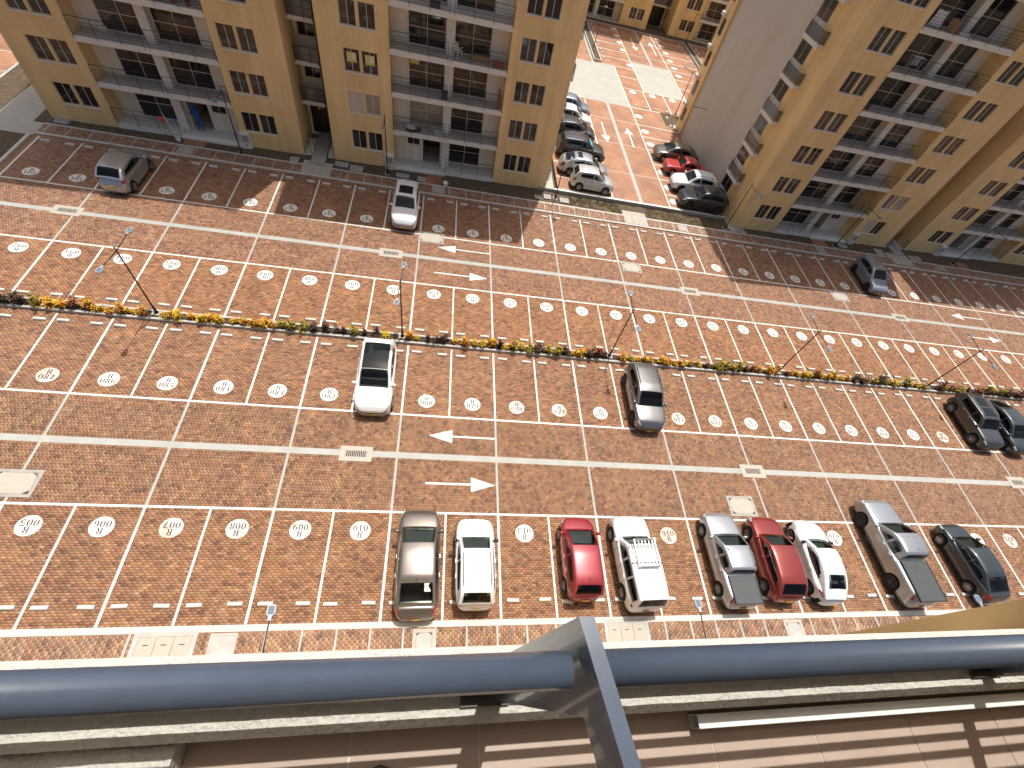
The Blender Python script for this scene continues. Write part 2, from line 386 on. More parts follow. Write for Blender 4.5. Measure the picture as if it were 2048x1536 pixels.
def brick_mesh(name, Q, P, cols_q, cols_p, material):
    n = len(Q)
    z = NPR.normal(0, 0.0011, n).clip(-0.003, 0.003)
    top = np.concatenate([Q, np.repeat(z[:, None, None], 4, 1)], 2)
    low = np.concatenate([Q, np.full((n, 4, 1), -0.03)], 2)
    V = np.concatenate([top, low], 1).reshape(-1, 3)
    base = np.arange(n)[:, None, None] * 8
    F = (np.array([[0, 1, 2, 3], [0, 4, 5, 1], [1, 5, 6, 2], [2, 6, 7, 3], [3, 7, 4, 0]])[None] + base).reshape(-1, 4)
    loops = F.ravel(); tot = np.full(len(F), 4); C = np.repeat(cols_q, 5, 0)
    if P:
        Vp = []; Lp = []; Tp = []; Cp = []; o = len(V)
        for p, c in zip(P, cols_p):
            m = len(p); zz = float(NPR.normal(0, 0.001))
            Vp += [(x, y, zz) for x, y in p] + [(x, y, -0.03) for x, y in p]
            Lp += [o + i for i in range(m)]; Tp.append(m); Cp.append(c)
            for i in range(m):
                j = (i + 1) % m; Lp += [o + i, o + m + i, o + m + j, o + j]; Tp.append(4); Cp.append(c)
            o += 2 * m
        V = np.concatenate([V, np.array(Vp)]); loops = np.concatenate([loops, np.array(Lp)]); tot = np.concatenate([tot, np.array(Tp)])
        C = np.concatenate([C, np.array(Cp)])
    me = bpy.data.meshes.new(name)
    me.vertices.add(len(V)); me.vertices.foreach_set('co', V.astype(np.float32).ravel())
    me.loops.add(len(loops)); me.loops.foreach_set('vertex_index', loops.astype(np.int32))
    me.polygons.add(len(tot)); st = np.concatenate([[0], np.cumsum(tot)[:-1]])
    me.polygons.foreach_set('loop_start', st.astype(np.int32))
    a = me.attributes.new('Col', 'FLOAT_COLOR', 'FACE')
    a.data.foreach_set('color', np.concatenate([C, np.ones((len(C), 1))], 1).astype(np.float32).ravel())
    me.materials.append(material); me.update(calc_edges=True); me.validate()
    return me
# the 300 whole bricks that show largest are parts of their own
cen = np.concatenate([QALL.mean(1), np.zeros((len(QALL), 1))], 1)
px, py, pz = proj(cen)
full = (np.linalg.norm(QALL[:, 1] - QALL[:, 0], axis=1) > 0.19) & (np.abs(QALL[:, 1, 1] - QALL[:, 0, 1]) < 1e-6) & (QALL[:, 2, 1] - QALL[:, 1, 1] > 0.09)
vis = (px > 4) & (px < 2044) & (py < 1300) & full
sel = np.argsort(np.where(vis, pz, 1e9))[:300]
mask = np.ones(len(QALL), bool); mask[sel] = False
tag(put('brick_paving', brick_mesh('brick_paving', QALL[mask], polys, brick_cols(mask.sum()) * zone_tint(cen[mask][:, 1]), brick_cols(len(polys)) * zone_tint([p[0][1] for p in polys]), M['brick']), PAVE), kind='stuff')
single = []
for i in range(10):
    q = np.array([[(-BL + GAP) / 2, (-BW + GAP) / 2], [(BL - GAP) / 2, (-BW + GAP) / 2], [(BL - GAP) / 2, (BW - GAP) / 2], [(-BL + GAP) / 2, (BW - GAP) / 2]])
    single.append(brick_mesh('brick', q[None], [], PAL[i:i + 1] * np.array([[.90, .90, .84]]), [], M['brick']))
for i, ci in zip(sel, NPR.choice(10, 300, p=PW / PW.sum())):
    put('brick', single[ci], PAVE, (cen[i][0], cen[i][1], 0.0))

def boxpart(name, m, x0, x1, y0, y1, z0, z1, parent=None):
    b = MB(); b.box(x0, x1, y0, y1, z0, z1); return b.build(name, m, parent)
# gutters and concrete joints set in the roads, painted lines
for yg, nm in ((RY['G1'], 'gutter_strip'), (RY['G2'], 'gutter_strip')):
    boxpart(nm, M['gutter'], -60, 85, yg - .17, yg + .17, -0.04, 0.004, PAVE)
for k in range(-9, 15):
    for a, b in ((RY['L1'] + HL, RY['G1'] - .17), (RY['G1'] + .17, RY['L3'] - HL), (RY['L5'] + HL, RY['G2'] - .17), (RY['G2'] + .17, RY['L7'] - HL)):
        if in_view([(5 * k, (a + b) / 2, 0)], 500)[0]:
            boxpart('paving_joint', M['gutter'], 5 * k - .055, 5 * k + .055, a, b, -0.04, 0.003, PAVE)
for y, m in ((RY['L1'], 'paint_worn'), (RY['L3'], 'paint'), (RY['L5'], 'paint'), (RY['L7'], 'paint')):
    x0 = -60 if y < 20 else -30.3
    boxpart('bay_front_line', M['paint'], x0, 85, y - HL, y + HL, -0.04, 0.006, PAVE)
def bay_lines(y0, y1, worn_from=None, xmin=-60):
    for i in range(-24, 29):
        x = 2.5 * i
        if x < xmin or not in_view([(x, (y0 + y1) / 2, 0)], 400)[0]: continue
        st = (i % 2 == 0)
        w = .052 if st else .045
        m = M[RND.choice(['paint', 'paint', 'paint_mid'] if st else ['paint', 'paint', 'paint_mid', 'paint_mid'])]
        boxpart('parking_line', m, x - w, x + w, y0, y1, (-0.04 if st else 0.0025), 0.0065, PAVE)
bay_lines(RY['k1'] + .02, RY['L1'] - HL - .003)
bay_lines(RY['L3'] + HL + .003, RY['p0'] - .12)
bay_lines(RY['p1'] + .12, RY['L5'] - HL - .003)
bay_lines(RY['L7'] + HL + .003, RY['k8'] - .22, xmin=-30.5)
def arrow(x_tip, x_tail, y, parent=PAVE, head=1.22, hw=.40, sw=.052, m='paint_mid', z=0.0):
    d = 1 if x_tip > x_tail else -1
    b = MB(); xb = x_tip - d * head
    pts = [(x_tip, y), (xb, y + d * hw), (xb, y + d * sw), (x_tail, y + d * sw), (x_tail, y - d * sw), (xb, y - d * sw), (xb, y - d * hw)]
    b.prism(pts, z + 0.0035, z + 0.0072); return b.build('direction_arrow', M[m], parent)
for t, tl, y in ((-3.53, -.07, 4.29), (-.1, -3.55, 1.54), (-3.69, -.06, 19.87), (-.24, -3.84, 17.15), (41.4, 45.0, 19.9), (45.1, 41.5, 17.3)): arrow(t, tl, y)
# ---- stencil lettering
def ell(cx, cy, rx, ry, ix, iy, a0, a1, n=9):
    """a crescent: outer ellipse rx,ry and inner ellipse ix,iy between two angles (degrees)"""
    o = []
    for i in range(n):
        t = math.radians(a0 + (a1 - a0) * i / (n - 1)); t2 = math.radians(a0 + (a1 - a0) * (i + 1) / (n - 1))
        if i < n - 1:
            o.append([(cx + rx * math.cos(t), cy + ry * math.sin(t)), (cx + rx * math.cos(t2), cy + ry * math.sin(t2)),
                      (cx + ix * math.cos(t2), cy + iy * math.sin(t2)), (cx + ix * math.cos(t), cy + iy * math.sin(t))])
    return o
def rc(x0, x1, y0, y1): return [[(x0, y0), (x1, y0), (x1, y1), (x0, y1)]]
GLY = {
 '0': ell(0, 0, .32, .5, .13, .43, 100, 260) + ell(0, 0, .32, .5, .13, .43, -80, 80),
 '1': rc(-.09, .09, -.5, .5) + rc(-.22, -.11, -.5, -.42) + rc(.11, .22, -.5, -.42) + [[(-.24, .3), (-.11, .36), (-.11, .5), (-.24, .36)]],
 '2': ell(0, .2, .31, .3, .12, .22, -25, 165) + [[(.28, .06), (.12, .1), (-.3, -.36), (-.12, -.36)]] + rc(-.31, .31, -.5, -.39),
 '3': ell(0, .24, .29, .26, .1, .19, -80, 150) + ell(0, -.22, .32, .28, .12, .2, -150, 82),
 '4': rc(.04, .21, -.5, .5) + rc(-.33, .33, -.24, -.15) + [[(-.33, -.12), (-.2, -.12), (.02, .36), (.02, .5)]],
 '5': rc(-.25, .28, .36, .5) + rc(-.25, -.15, .02, .34) + ell(0, -.18, .32, .32, .13, .23, -150, 110),
 '6': ell(0, 0, .32, .5, .13, .43, 60, 255) + ell(.02, -.2, .3, .3, .12, .23, -85, 120),
 '7': rc(-.3, .31, .36, .5) + [[(.3, .33), (.1, .33), (-.16, -.5), (.04, -.5)]],
 '8': ell(0, .25, .27, .25, .09, .19, 95, 265) + ell(0, .25, .27, .25, .09, .19, -85, 85) + ell(0, -.24, .32, .26, .12, .2, 95, 265) + ell(0, -.24, .32, .26, .12, .2, -85, 85),
 '9': ell(0, 0, .32, .5, .13, .43, -120, 75) + ell(-.02, .2, .3, .3, .12, .23, 95, 300),
 'R': rc(-.28, -.1, -.5, .5) + ell(.0, .22, .38, .28, .18, .2, -85, 85) + rc(-.08, .0, .4, .5) + rc(-.08, .02, -.02, .06) + [[(.06, -.04), (.24, -.0), (.42, -.5), (.2, -.5)]] + rc(-.36, -.3, -.5, -.42),
 ' ': []}
def lettering_mesh(txt):
    b = MB()
    def put_row(s, cy, h, adv):
        for i, ch in enumerate(s):
            ox = (i - (len(s) - 1) / 2) * adv
            for poly in GLY[ch]:
                b.face([(ox + x * h, cy + y * h, 0) for x, y in poly])
    put_row('R', .19, .27, .2); put_row(txt, -.12, .29, .222)
    bm = bmesh.new(); me = b.mesh('lettering', M['black_paint']); bm.from_mesh(me)
    for f in bm.faces:
        if f.normal.z < 0: f.normal_flip()
    bm.to_mesh(me); bm.free(); return me
disc_me = []
for m in ('paint', 'paint_worn'):
    d = MB(); d.prism([(.44 * math.cos(2 * math.pi * i / 36), .44 * math.sin(2 * math.pi * i / 36)) for i in range(36)], 0.0035, 0.0078); disc_me.append(d.mesh('number_disc', M[m]))
def disc(n, x, y, up, z=0.0, parent=PAVE, worn=False, text=True):
    if not in_view([(x, y, z)], 120)[0]: return
    o = put('number_disc', disc_me[1 if worn else 0], parent, (x, y, z), 0 if up else math.pi)
    if text:
        o['label'] = 'white painted disc reading R %03d' % n
        put('lettering', lettering_mesh('%03d' % n), o, (0, 0, 0.0112))
def bayx1(n): return -6.25 + 2.5 * (n - 10)
def bayx2(n): return -21.25 + 2.5 * (87 - n)
def bayx3(n): return -26.25 + 2.5 * (n - 92)
def bayx4(n): return -28.75 + 2.5 * (182 - n)
for n in range(2, 28): disc(n, bayx1(n), -.93, False, worn=(n >= 7 or n == 5))
for n in range(56, 93): disc(n, bayx2(n), 6.47, True, worn=(n <= 78 or n in (87,)))
for n in range(88, 128): disc(n, bayx3(n), 15.0, False)
for n in range(147, 183): disc(n, bayx4(n), 22.0, True)
# ---- kerbs and footways
def kerb(x0, x1, y0, y1, h, m='concrete_pale', name='kerb', z0=-0.04):
    o = boxpart(name, M[m], x0, x1, y0, y1, z0, h); return tag(o, kind='structure')
kerb(-60, 85, RY['k0'], RY['k1'] - .004, 0.09)
kerb(-30.3, 85, RY['k8'] + .004, RY['w8'], 0.075)
wb = MB(); wb.box(-62, 85, -7.55, RY['k0'] - .004, -0.045, 0.075)
WALK = tag(wb.build('footway', M['mortar']), kind='structure')
ws = MB(); ws.box(-30.3, 85, RY['w8'] + .004, RY['e9'], -0.045, 0.075)
WALK2 = tag(ws.build('footway', M['mortar']), kind='structure')
quads.clear(); polys.clear()
div1 = [-33.2, -29.4, -25.6, -21.8, -17.9, -13.75] + [-9.15 + 1.28 * i for i in range(32)]
div1 = [d for d in div1]
for a, b in zip(div1[:-1], div1[1:]): add_bond(a + .04, b - .04, -7.0, RY['k0'] - .01, 'y')
Q1 = np.concatenate(quads); quads.clear()
tag(put('brick_paving', brick_mesh('brick_paving', Q1, [], brick_cols(len(Q1)), [], M['brick_walk']), WALK, (0, 0, 0.081)), kind='stuff')
for d in div1: boxpart('paving_joint', M['concrete'], d - .04, d + .04, -7.0, RY['k0'] - .006, 0.0, 0.083, WALK)
div2 = [-29.95 + 1.28 * i for i in range(68)]
for a, b in zip(div2[:-1], div2[1:]): add_bond(a + .04, b - .04, RY['w8'] + .01, RY['w9'], 'y')
Q2 = np.concatenate(quads); quads.clear()
tag(put('brick_paving', brick_mesh('brick_paving', Q2, [], brick_cols(len(Q2)), [], M['brick_walk']), WALK2, (0, 0, 0.081)), kind='stuff')
for d in div2: boxpart('paving_joint', M['concrete'], d - .035, d + .035, RY['w8'] + .006, RY['w9'] - .002, 0.0, 0.083, WALK2)
boxpart('edge_strip', M['concrete_pale'], -30.3, 85, RY['w9'], RY['e9'], 0.0, 0.085, WALK2)
# verges between the footway and the blocks
def rough_sheet(name, x0, x1, y0, y1, z, amp, nx, ny, m):
    b = MB(); P = np.zeros((nx, ny, 3))
    for i in range(nx):
        for j in range(ny):
            x = x0 + (x1 - x0) * i / (nx - 1); y = y0 + (y1 - y0) * j / (ny - 1)
            P[i, j] = (x, y, z + amp * mnoise.noise(Vector((x * 1.3, y * 1.3, 3.1))))
    b.grid(P, flip=True); return b.build(name, m, None, True)
tag(rough_sheet('verge', -31, 5.9, 27.54, 30.2, 0.07, .035, 150, 12, M['soil']), kind='structure')
tag(rough_sheet('verge', 5.9, 21.6, 27.54, 29.2, 0.07, .05, 70, 8, M['soil']), kind='structure')
tag(rough_sheet('verge', 21.6, 80, 27.54, 31.8, 0.07, .035, 200, 14, M['soil']), kind='structure')
# land left of block 16
tag(boxpart('side_path', M['slab_conc'], -33.2, -30.55, 25.9, 70, -0.04, 0.05), kind='structure')
tag(boxpart('side_path', M['slab_conc'], -30.549, -30.31, 25.9, 27.6, -0.04, 0.052), kind='structure')
tag(boxpart('side_street', M['far_brick'], -60, -35.2, 27.57, 120, -0.04, 0.004), kind='structure')
tag(boxpart('kerb', M['concrete'], -35.19, -35.0, 27.57, 120, -0.04, 0.12), kind='structure')
tag(rough_sheet('verge', -34.99, -33.21, 27.6, 70, 0.06, .03, 10, 60, M['soil']), kind='structure')
tag(rough_sheet('verge', -40, -30.62, 21.1, 25.9, 0.04, .03, 30, 20, M['soil']), kind='structure')
kerb(-30.56, -30.38, 21.1, 25.9, 0.14)
for d in (30.5, 33.5, 36.5, 40, 44): boxpart('paving_joint', M['concrete'], -60, -35.2, d - .06, d + .06, -0.03, 0.008, bpy.data.objects['side_street'])
# ------------------------------------------------------------------ apartment blocks
FH = 2.4; FL0 = 0.40
def FL(k): return FL0 + FH * k
def wall_open(b, u0, u1, z0, z1, ops, v=0.0, dep=0.14, mi=0, flip=False):
    """flat wall face in the plane v with real openings (reveals included); ops: (u0,u1,z0,z1)"""
    us = sorted({u0, u1} | {o[0] for o in ops} | {o[1] for o in ops}); zs = sorted({z0, z1} | {o[2] for o in ops} | {o[3] for o in ops})
    for a, c in zip(us[:-1], us[1:]):
        for d, e in zip(zs[:-1], zs[1:]):
            mu, mz = (a + c) / 2, (d + e) / 2
            if any(o[0] < mu < o[1] and o[2] < mz < o[3] for o in ops): continue
            b.face([(a, v, d), (c, v, d), (c, v, e), (a, v, e)], mi)
    for o in ops:
        a, c, d, e = o; w = v + dep
        b.face([(a, v, d), (a, w, d), (a, w, e), (a, v, e)], mi); b.face([(c, w, d), (c, v, d), (c, v, e), (c, w, e)], mi)
        b.face([(a, v, e), (a, w, e), (c, w, e), (c, v, e)], mi); b.face([(a, w, d), (a, v, d), (c, v, d), (c, w, d)], mi)
MC = {}
def cached(key, fn):
    if key not in MC: MC[key] = fn()
    return MC[key]
def frame_mesh(w, h, mull, trans, t=.035, d=.05, name='frame'):
    def f():
        b = MB()
        b.box(0, w, 0, d, 0, t); b.box(0, w, 0, d, h - t, h); b.box(0, t, 0, d, t, h - t); b.box(w - t, w, 0, d, t, h - t)
        for m in mull: b.box(m - t / 2, m + t / 2, .006, d - .006, t, h - t)
        for q in trans:
            xs = [t] + [x for m in mull for x in (m - t / 2, m + t / 2)] + [w - t]
            for a, c in zip(xs[::2], xs[1::2]): b.box(a, c, .008, d - .008, q - t / 2, q + t / 2)
        return b.mesh(name, M['alu'])
    return cached(('fr', round(w, 3), round(h, 3), tuple(mull), tuple(trans)), f)
def pane_mesh(w, h, m):
    def f():
        b = MB(); b.box(0.02, w - .02, 0, .012, 0.02, h - .02); return b.mesh('pane', M[m])
    return cached(('pn', round(w, 3), round(h, 3), m), f)
def sill_mesh(w):
    def f():
        b = MB(); b.box(-.03, w + .03, -.07, .1, -.05, -.002); return b.mesh('sill', M['wall_white'])
    return cached(('sl', round(w, 3)), f)
def window(bld, u, z, w, h, v=0.0, dep=.1, panes=('glass', 'glass'), trans=(), sill=True, rot=0.0, pos=None):
    """two-light sliding window: frame (a part) with its panes and sill (sub-parts)"""
    n = len(panes); mull = [w * (i + 1) / n for i in range(n - 1)]
    fr = put('window', frame_mesh(w, h, mull, trans), bld, pos or (u, v + dep, z), rot)
    for i, p in enumerate(panes):
        put('pane', pane_mesh(w / n, h, p), fr, (w * i / n, .022 + (.006 if i % 2 else 0), 0))
    if sill: put('sill', sill_mesh(w), fr, (0, -dep, 0))
    return fr
def rail_mesh(L, h=.95, nb=5, posts=None, gap=0.0, name='railing'):
    def f():
        b = MB(); r = .0075
        b.box(0, L, -.018, .018, h - .025, h)
        for i in range(nb):
            z = .10 + (h - .2) * i / nb; b.box(0, L, -r * .7, r * .7, z - r, z + r)
        np_ = posts or max(2, int(round(L / 1.25)) + 1)
        for i in range(np_):
            x = .015 + (L - .03) * i / (np_ - 1); b.box(x - .014, x + .014, -.045, -.021, -.12, h - .03)
        return b.mesh(name, M['rail'])
    return cached(('rl', round(L, 3), h, nb, posts), f)
def glass_pick(k=None):
    r = RND.random()
    a = 'glass' if r < .72 else ('glass_b' if r < .86 else 'glass_tan')
    r = RND.random()
    b_ = 'glass' if r < .72 else ('glass_b' if r < .86 else 'glass_tan')
    return (a, b_)
def wing(bld, u0, ub0, ub1, u3, D, H, K, wl, wr, special=None, rec=1.4, side_l=True, side_r=True, mirror_entry=None, z0=-.3, kmin=0):
    """pier - recessed balconies - pier. wl/wr: list of window u-starts in the two piers. special: {(k,slot): spec}"""
    sp = special or {}
    b = MB(); jt = MB()
    WW, WH, WS = 1.0, 1.24, .74
    for (a, c, ws) in ((u0, ub0, wl), (ub1, u3, wr)):
        ops = [(w, w + WW, FL(k) + WS, FL(k) + WS + WH) for k in range(kmin, K) for w in ws]
        wall_open(b, a, c, z0, H, ops)
        for k in range(1, K + 1):
            jt.box(a + .003, c - .003, -.004, .02, FL(k) - .06, FL(k) - .045)
            xs = sorted(ws)
            if xs:
                lo = (FL(k - 1) + WS + WH + .02, FL(k) - .062)
                for x in (xs[0], xs[-1] + WW): jt.box(x - .006, x + .006, -.0035, .02, *lo)
        for k in range(kmin, K):
            for w in ws:
                p = sp.get((k, round(w, 2))) or glass_pick()
                window(bld, w, FL(k) + WS, WW, WH, panes=p)
    # returns into the balcony recess, outer flanks, roof
    b.face([(ub0, 0, z0), (ub0, rec, z0), (ub0, rec, H), (ub0, 0, H)]); b.face([(ub1, rec, z0), (ub1, 0, z0), (ub1, 0, H), (ub1, rec, H)])
    if side_l: b.face([(u0, D, z0), (u0, 0, z0), (u0, 0, H), (u0, D, H)])
    if side_r: b.face([(u3, 0, z0), (u3, D, z0), (u3, D, H), (u3, 0, H)])
    b.face([(u3, D, z0), (u0, D, z0), (u0, D, H), (u3, D, H)])
    b.build('wall', M['wall_yellow'], bld); 
    if jt.v: jt.build('wall_joint', M['joint_yellow'], bld)['kind'] = 'stuff'
    r = MB(); r.box(u0 - .0, u3 + .0, .0, D, H, H + .25); r.build('roof', M['slab_edge'], bld)
    # balcony back walls with their glass doors
    W = ub1 - ub0; um = (ub0 + ub1) / 2; dw = 2.45; wp = (W / 2 - .30 - dw)
    d1, d2 = ub0 + wp, um + .30
    bw = MB(); ops = []
    ent = mirror_entry
    for k in range(kmin, K):
        f = FL(k)
        for d in (d1, d2):
            if k == 0 and ent == ('l' if d == d1 else 'r'): continue
            ops.append((d, d + dw, f + .04, f + 2.02))
    if ent:
        f = FL(0) - .2
        if ent == 'r': eo = (um + .42, um + 1.75, f, f + 2.1); wo = (um + 2.0, um + 2.95, f + 1.15, f + 1.98)
        else: eo = (um - 1.75, um - .42, f, f + 2.1); wo = (um - 2.95, um - 2.0, f + 1.15, f + 1.98)
        ops += [eo, wo]
    wall_open(bw, ub0, ub1, z0, H, ops, v=rec, dep=.1)
    if ent:
        a, c, d, e = eo; dk = MB()
        dk.box(a - .02, c + .02, rec + 2.6, rec + 2.65, d - .02, e); hall = MB()
        hall.face([(a, rec + .1, d), (a, rec + 2.6, d), (a, rec + 2.6, e), (a, rec + .1, e)]); hall.face([(c, rec + 2.6, d), (c, rec + .1, d), (c, rec + .1, e), (c, rec + 2.6, e)])
        hall.face([(a, rec + .1, d), (c, rec + .1, d), (c, rec + 2.6, d), (a, rec + 2.6, d)]); hall.face([(a, rec + .1, e), (a, rec + 2.6, e), (c, rec + 2.6, e), (c, rec + .1, e)])
        hall.build('hall', M['balc_floor'], bld); dk.build('inner_door', M['door_dark'], bld)
        window(bld, wo[0], wo[2], wo[1] - wo[0], wo[3] - wo[2], v=rec, dep=.05, sill=False)
    bw.build('balcony_wall', M['wall_white'], bld)
    for k in range(kmin, K):
        f = FL(k)
        for d, side in ((d1, 'l'), (d2, 'r')):
            if k == 0 and ent == side: continue
            spec = sp.get((k, 'door_' + side)) or glass_pick()
            fr = put('glass_door', frame_mesh(dw, 1.98, [dw / 2], [.92]), bld, (d, rec + .05, f + .04))
            for i in range(2): put('pane', pane_mesh(dw / 2, 1.98, spec[i]), fr, (dw / 2 * i, .022 + .006 * i, 0))
        # slab, divider and railings
        if k > 0:
            s = MB(); s.box(ub0 + .003, ub1 - .003, -.035, rec - .003, f - .30, f); s.build('balcony_slab', M['slab_edge'], bld)
            fl = MB(); fl.box(ub0 + .02, ub1 - .02, .03, rec - .004, f, f + .02); fl.build('balcony_floor', M['balc_floor'], bld)
            for a, c in ((ub0 + .02, um - .12), (um + .12, ub1 - .02)): put('railing', rail_mesh(c - a), bld, (a, -.005, f))
        else:
            s = MB(); lo = FL(0) - (.2 if ent else 0)
            for (a, c, side) in ((ub0 + .003, um - .002, 'l'), (um + .002, ub1 - .003, 'r')):
                top = FL(0) - .2 if ent == side else FL(0)
                s.box(a, c, -.03 if ent != side else -.25, rec - .003, z0, top)
                if ent != side: put('railing', rail_mesh(c - a - .1), bld, (a + .05, .0, FL(0)))
            s.build('balcony_slab', M['concrete2'] if False else M['slab_edge'], bld)
        dv = MB(); zb = f + .021 if k else (FL(0) - .198 if ent else f + .002)
        dv.box(um - .28, um + .28, rec - .62 if k or not ent else rec - .62, rec - .001, zb, FL(k + 1) - .302); dv.build('balcony_divider', M['slab_edge'], bld)
    return dict(um=um, d1=d1, d2=d2, dw=dw)
def utility_side(bld, u, sgn, va, vb, K, D, grey_to=None, kmin=0, p=.45):
    """flank: a shallow white recess with windows and small corner balconies of smoked glass. sgn: -1 left flank, +1 right flank"""
    def X(d): return u + sgn * d
    for k in range(kmin, K):
        f = FL(k)
        w = MB(); a, c = sorted((X(.012), X(-.05))); w.box(a, c, va, vb, f - .0, f + .86); w.build('flank_panel', M['wall_white'], bld)
        fr = MB(); a, c = sorted((X(.014), X(-.03)))
        for y in (va, (va + vb) / 2 - .02, vb - .035): fr.box(a, c, y, y + .035, f + .865, f + 2.08)
        fr.box(a, c, va + .036, vb - .036, f + .865, f + .90)
        fo = fr.build('window', M['alu'], bld)
        g = MB(); a, c = sorted((X(.006), X(-.02))); g.box(a, c, va + .04, vb - .04, f + .9, f + 2.08); g.build('pane', M['glass'], fo)
        if k > 0 or True:
            s = MB(); y0, y1 = va - 1.05, vb + .02
            pts = [(X(-.02), y0), (X(p), y0), (X(p), y1 - .4), (X(.04), y1 + .12), (X(-.02), y1 + .12)]
            if sgn > 0: pts = pts[::-1]
            z1 = f - .02; s.prism(pts, z1 - .26, z1); s.build('balcony_slab', M['slab_edge'], bld)
            r = MB(); t = .012; hh = .72
            ring = [(X(.03), y0 + .03), (X(p - .03), y0 + .03), (X(p - .03), y1 - .42), (X(.05), y1 + .07)]
            gl = MB()
            for A, B in zip(ring[:-1], ring[1:]):
                d = Vector((B[0] - A[0], B[1] - A[1], 0)); n_ = Vector((-d.y, d.x, 0)).normalized() * .006
                gl.face([(A[0] + n_.x, A[1] + n_.y, z1 + .03), (B[0] + n_.x, B[1] + n_.y, z1 + .03), (B[0] + n_.x, B[1] + n_.y, z1 + hh), (A[0] + n_.x, A[1] + n_.y, z1 + hh)])
                gl.face([(B[0] - n_.x, B[1] - n_.y, z1 + .03), (A[0] - n_.x, A[1] - n_.y, z1 + .03), (A[0] - n_.x, A[1] - n_.y, z1 + hh), (B[0] - n_.x, B[1] - n_.y, z1 + hh)])
                r.tube((A[0], A[1], z1 + hh), (B[0], B[1], z1 + hh), .018, n=6)
            for A in ring: r.tube((A[0], A[1], z1), (A[0], A[1], z1 + hh), .014, n=6)
            ro = r.build('railing', M['rail'], bld); gl.build('glass_panel', M['smoke_clear'], ro)
def smoke_clear():
    m = bpy.data.materials.new('clear_smoked_panel'); m.use_nodes = True; nt = m.node_tree; b = nt.nodes['Principled BSDF']
    b.inputs['Base Color'].default_value = (.10, .10, .10, 1); b.inputs['Roughness'].default_value = .05; b.inputs['Alpha'].default_value = .45
    return m
M['smoke_clear'] = smoke_clear()
def stair_core(bld, ua, ub, K, H, dep=3.5, z0=-.3):
    """slot between two wings: landings with railings, windows, dark gate at the bottom"""
    b = MB(); ops = [(ua + .25, ua + 1.35, FL(k) + 1.0, FL(k) + 2.0) for k in range(1, K)] + [(ua + .2, ub - .2, FL(0) - .25, FL(0) + 2.05)]
    wall_open(b, ua, ub, z0, H - 1.2, ops, v=dep, dep=.12)
    b.build('core_wall', M['wall_white'], bld)
    gt = MB(); w = (ub - ua - .4) / 2
    gt.box(ua + .2, ua + .19 + w, dep + .06, dep + .1, FL(0) - .25, FL(0) + 2.05); gt.box(ua + .21 + w, ub - .2, dep + .06, dep + .1, FL(0) - .25, FL(0) + 2.05)
    go = gt.build('gate', M['door_dark'], bld)
    pl = MB(); pl.box(ua + .75, ua + .95, dep + .045, dep + .058, FL(0) + 1.55, FL(0) + 1.68); pl.box(ua + .75, ua + .95, dep + .045, dep + .058, FL(0) + 1.36, FL(0) + 1.5); pl.build('sign_plate', M['yellow_sign'], go)
    rf = MB(); rf.box(ua, ub, dep, dep + 9, H - 1.2, H - 1.0); rf.build('roof', M['slab_edge'], bld)
    for k in range(1, K):
        f = FL(k)
        window(bld, ua + .25, f + 1.0, 1.1, 1.0, v=dep, dep=.05, sill=False)
        s = MB(); s.box(ua + .003, ub - .003, dep - 1.3, dep - .003, f - .24, f); s.build('landing', M['slab_edge'], bld)
        put('railing', rail_mesh(ub - ua - .1, h=.85, nb=2, posts=3), bld, (ua + .05, dep - 1.28, f))
        g = MB(); g.box(ua + .08, ub - .1, dep - 1.27, dep - 1.255, f + .04, f + .8); g.build('glass_panel', M['smoke_glass'], bld)
    d = MB(); d.tube((ub - .45, dep - 1.5, .3), (ub - .45, dep - 1.5, H - 2), .055, n=8)
    for k in range(1, K): d.tube((ub - .45, dep - 1.5, FL(k) + .0), (ub - .45, dep - 1.5, FL(k) + .5), .12, .06, n=8)
    d.build('downpipe', M['rail'], bld)
    p = MB(); p.box(ua + .55, ub - .6, -1.15, dep, z0, FL(0) - .25); p.build('entry_path', M['concrete2'], bld)
    for a, c in ((ua + .02, ua + .5), (ub - .55, ub - .02)):
        q = MB(); q.box(a, c, .05, dep - 1.0, z0, FL(0) - .28); q.build('entry_bed', M['slab_edge'], bld)
        for v in (.1, 1.35):
            f = put('railing', rail_mesh(c - a, h=.85, nb=5, posts=2), bld, (a, v, FL(0) - .28))
def meter_box(bld, u, v=-.01):
    b = MB(); b.box(u, u + .62, v - .28, v, -.2, 1.0, 0); b.box(u - .03, u + .65, v - .31, v, 1.0, 1.06, 0); b.box(u + .08, u + .54, v - .287, v - .28, .5, .92, 1); b.tube((u + .3, v - .3, .3), (u + .3, v - .27, .3), .05, n=8, mi=2)
    b.build('meter_cabinet', [M['slab_edge'], M['concrete2'], M['iron']], bld)
M['yellow_sign'] = mat('yellow_print', (0.62, 0.47, 0.06), 0.6)
M['poster_white'] = mat('white_print', (0.72, 0.70, 0.62), 0.6)
TT = ('glass_tan', 'glass_tan'); BL_ = ('blind', 'blind'); CU = ('curtain', 'curtain'); GB = ('glass_b', 'glass_b'); GG = ('glass', 'glass')

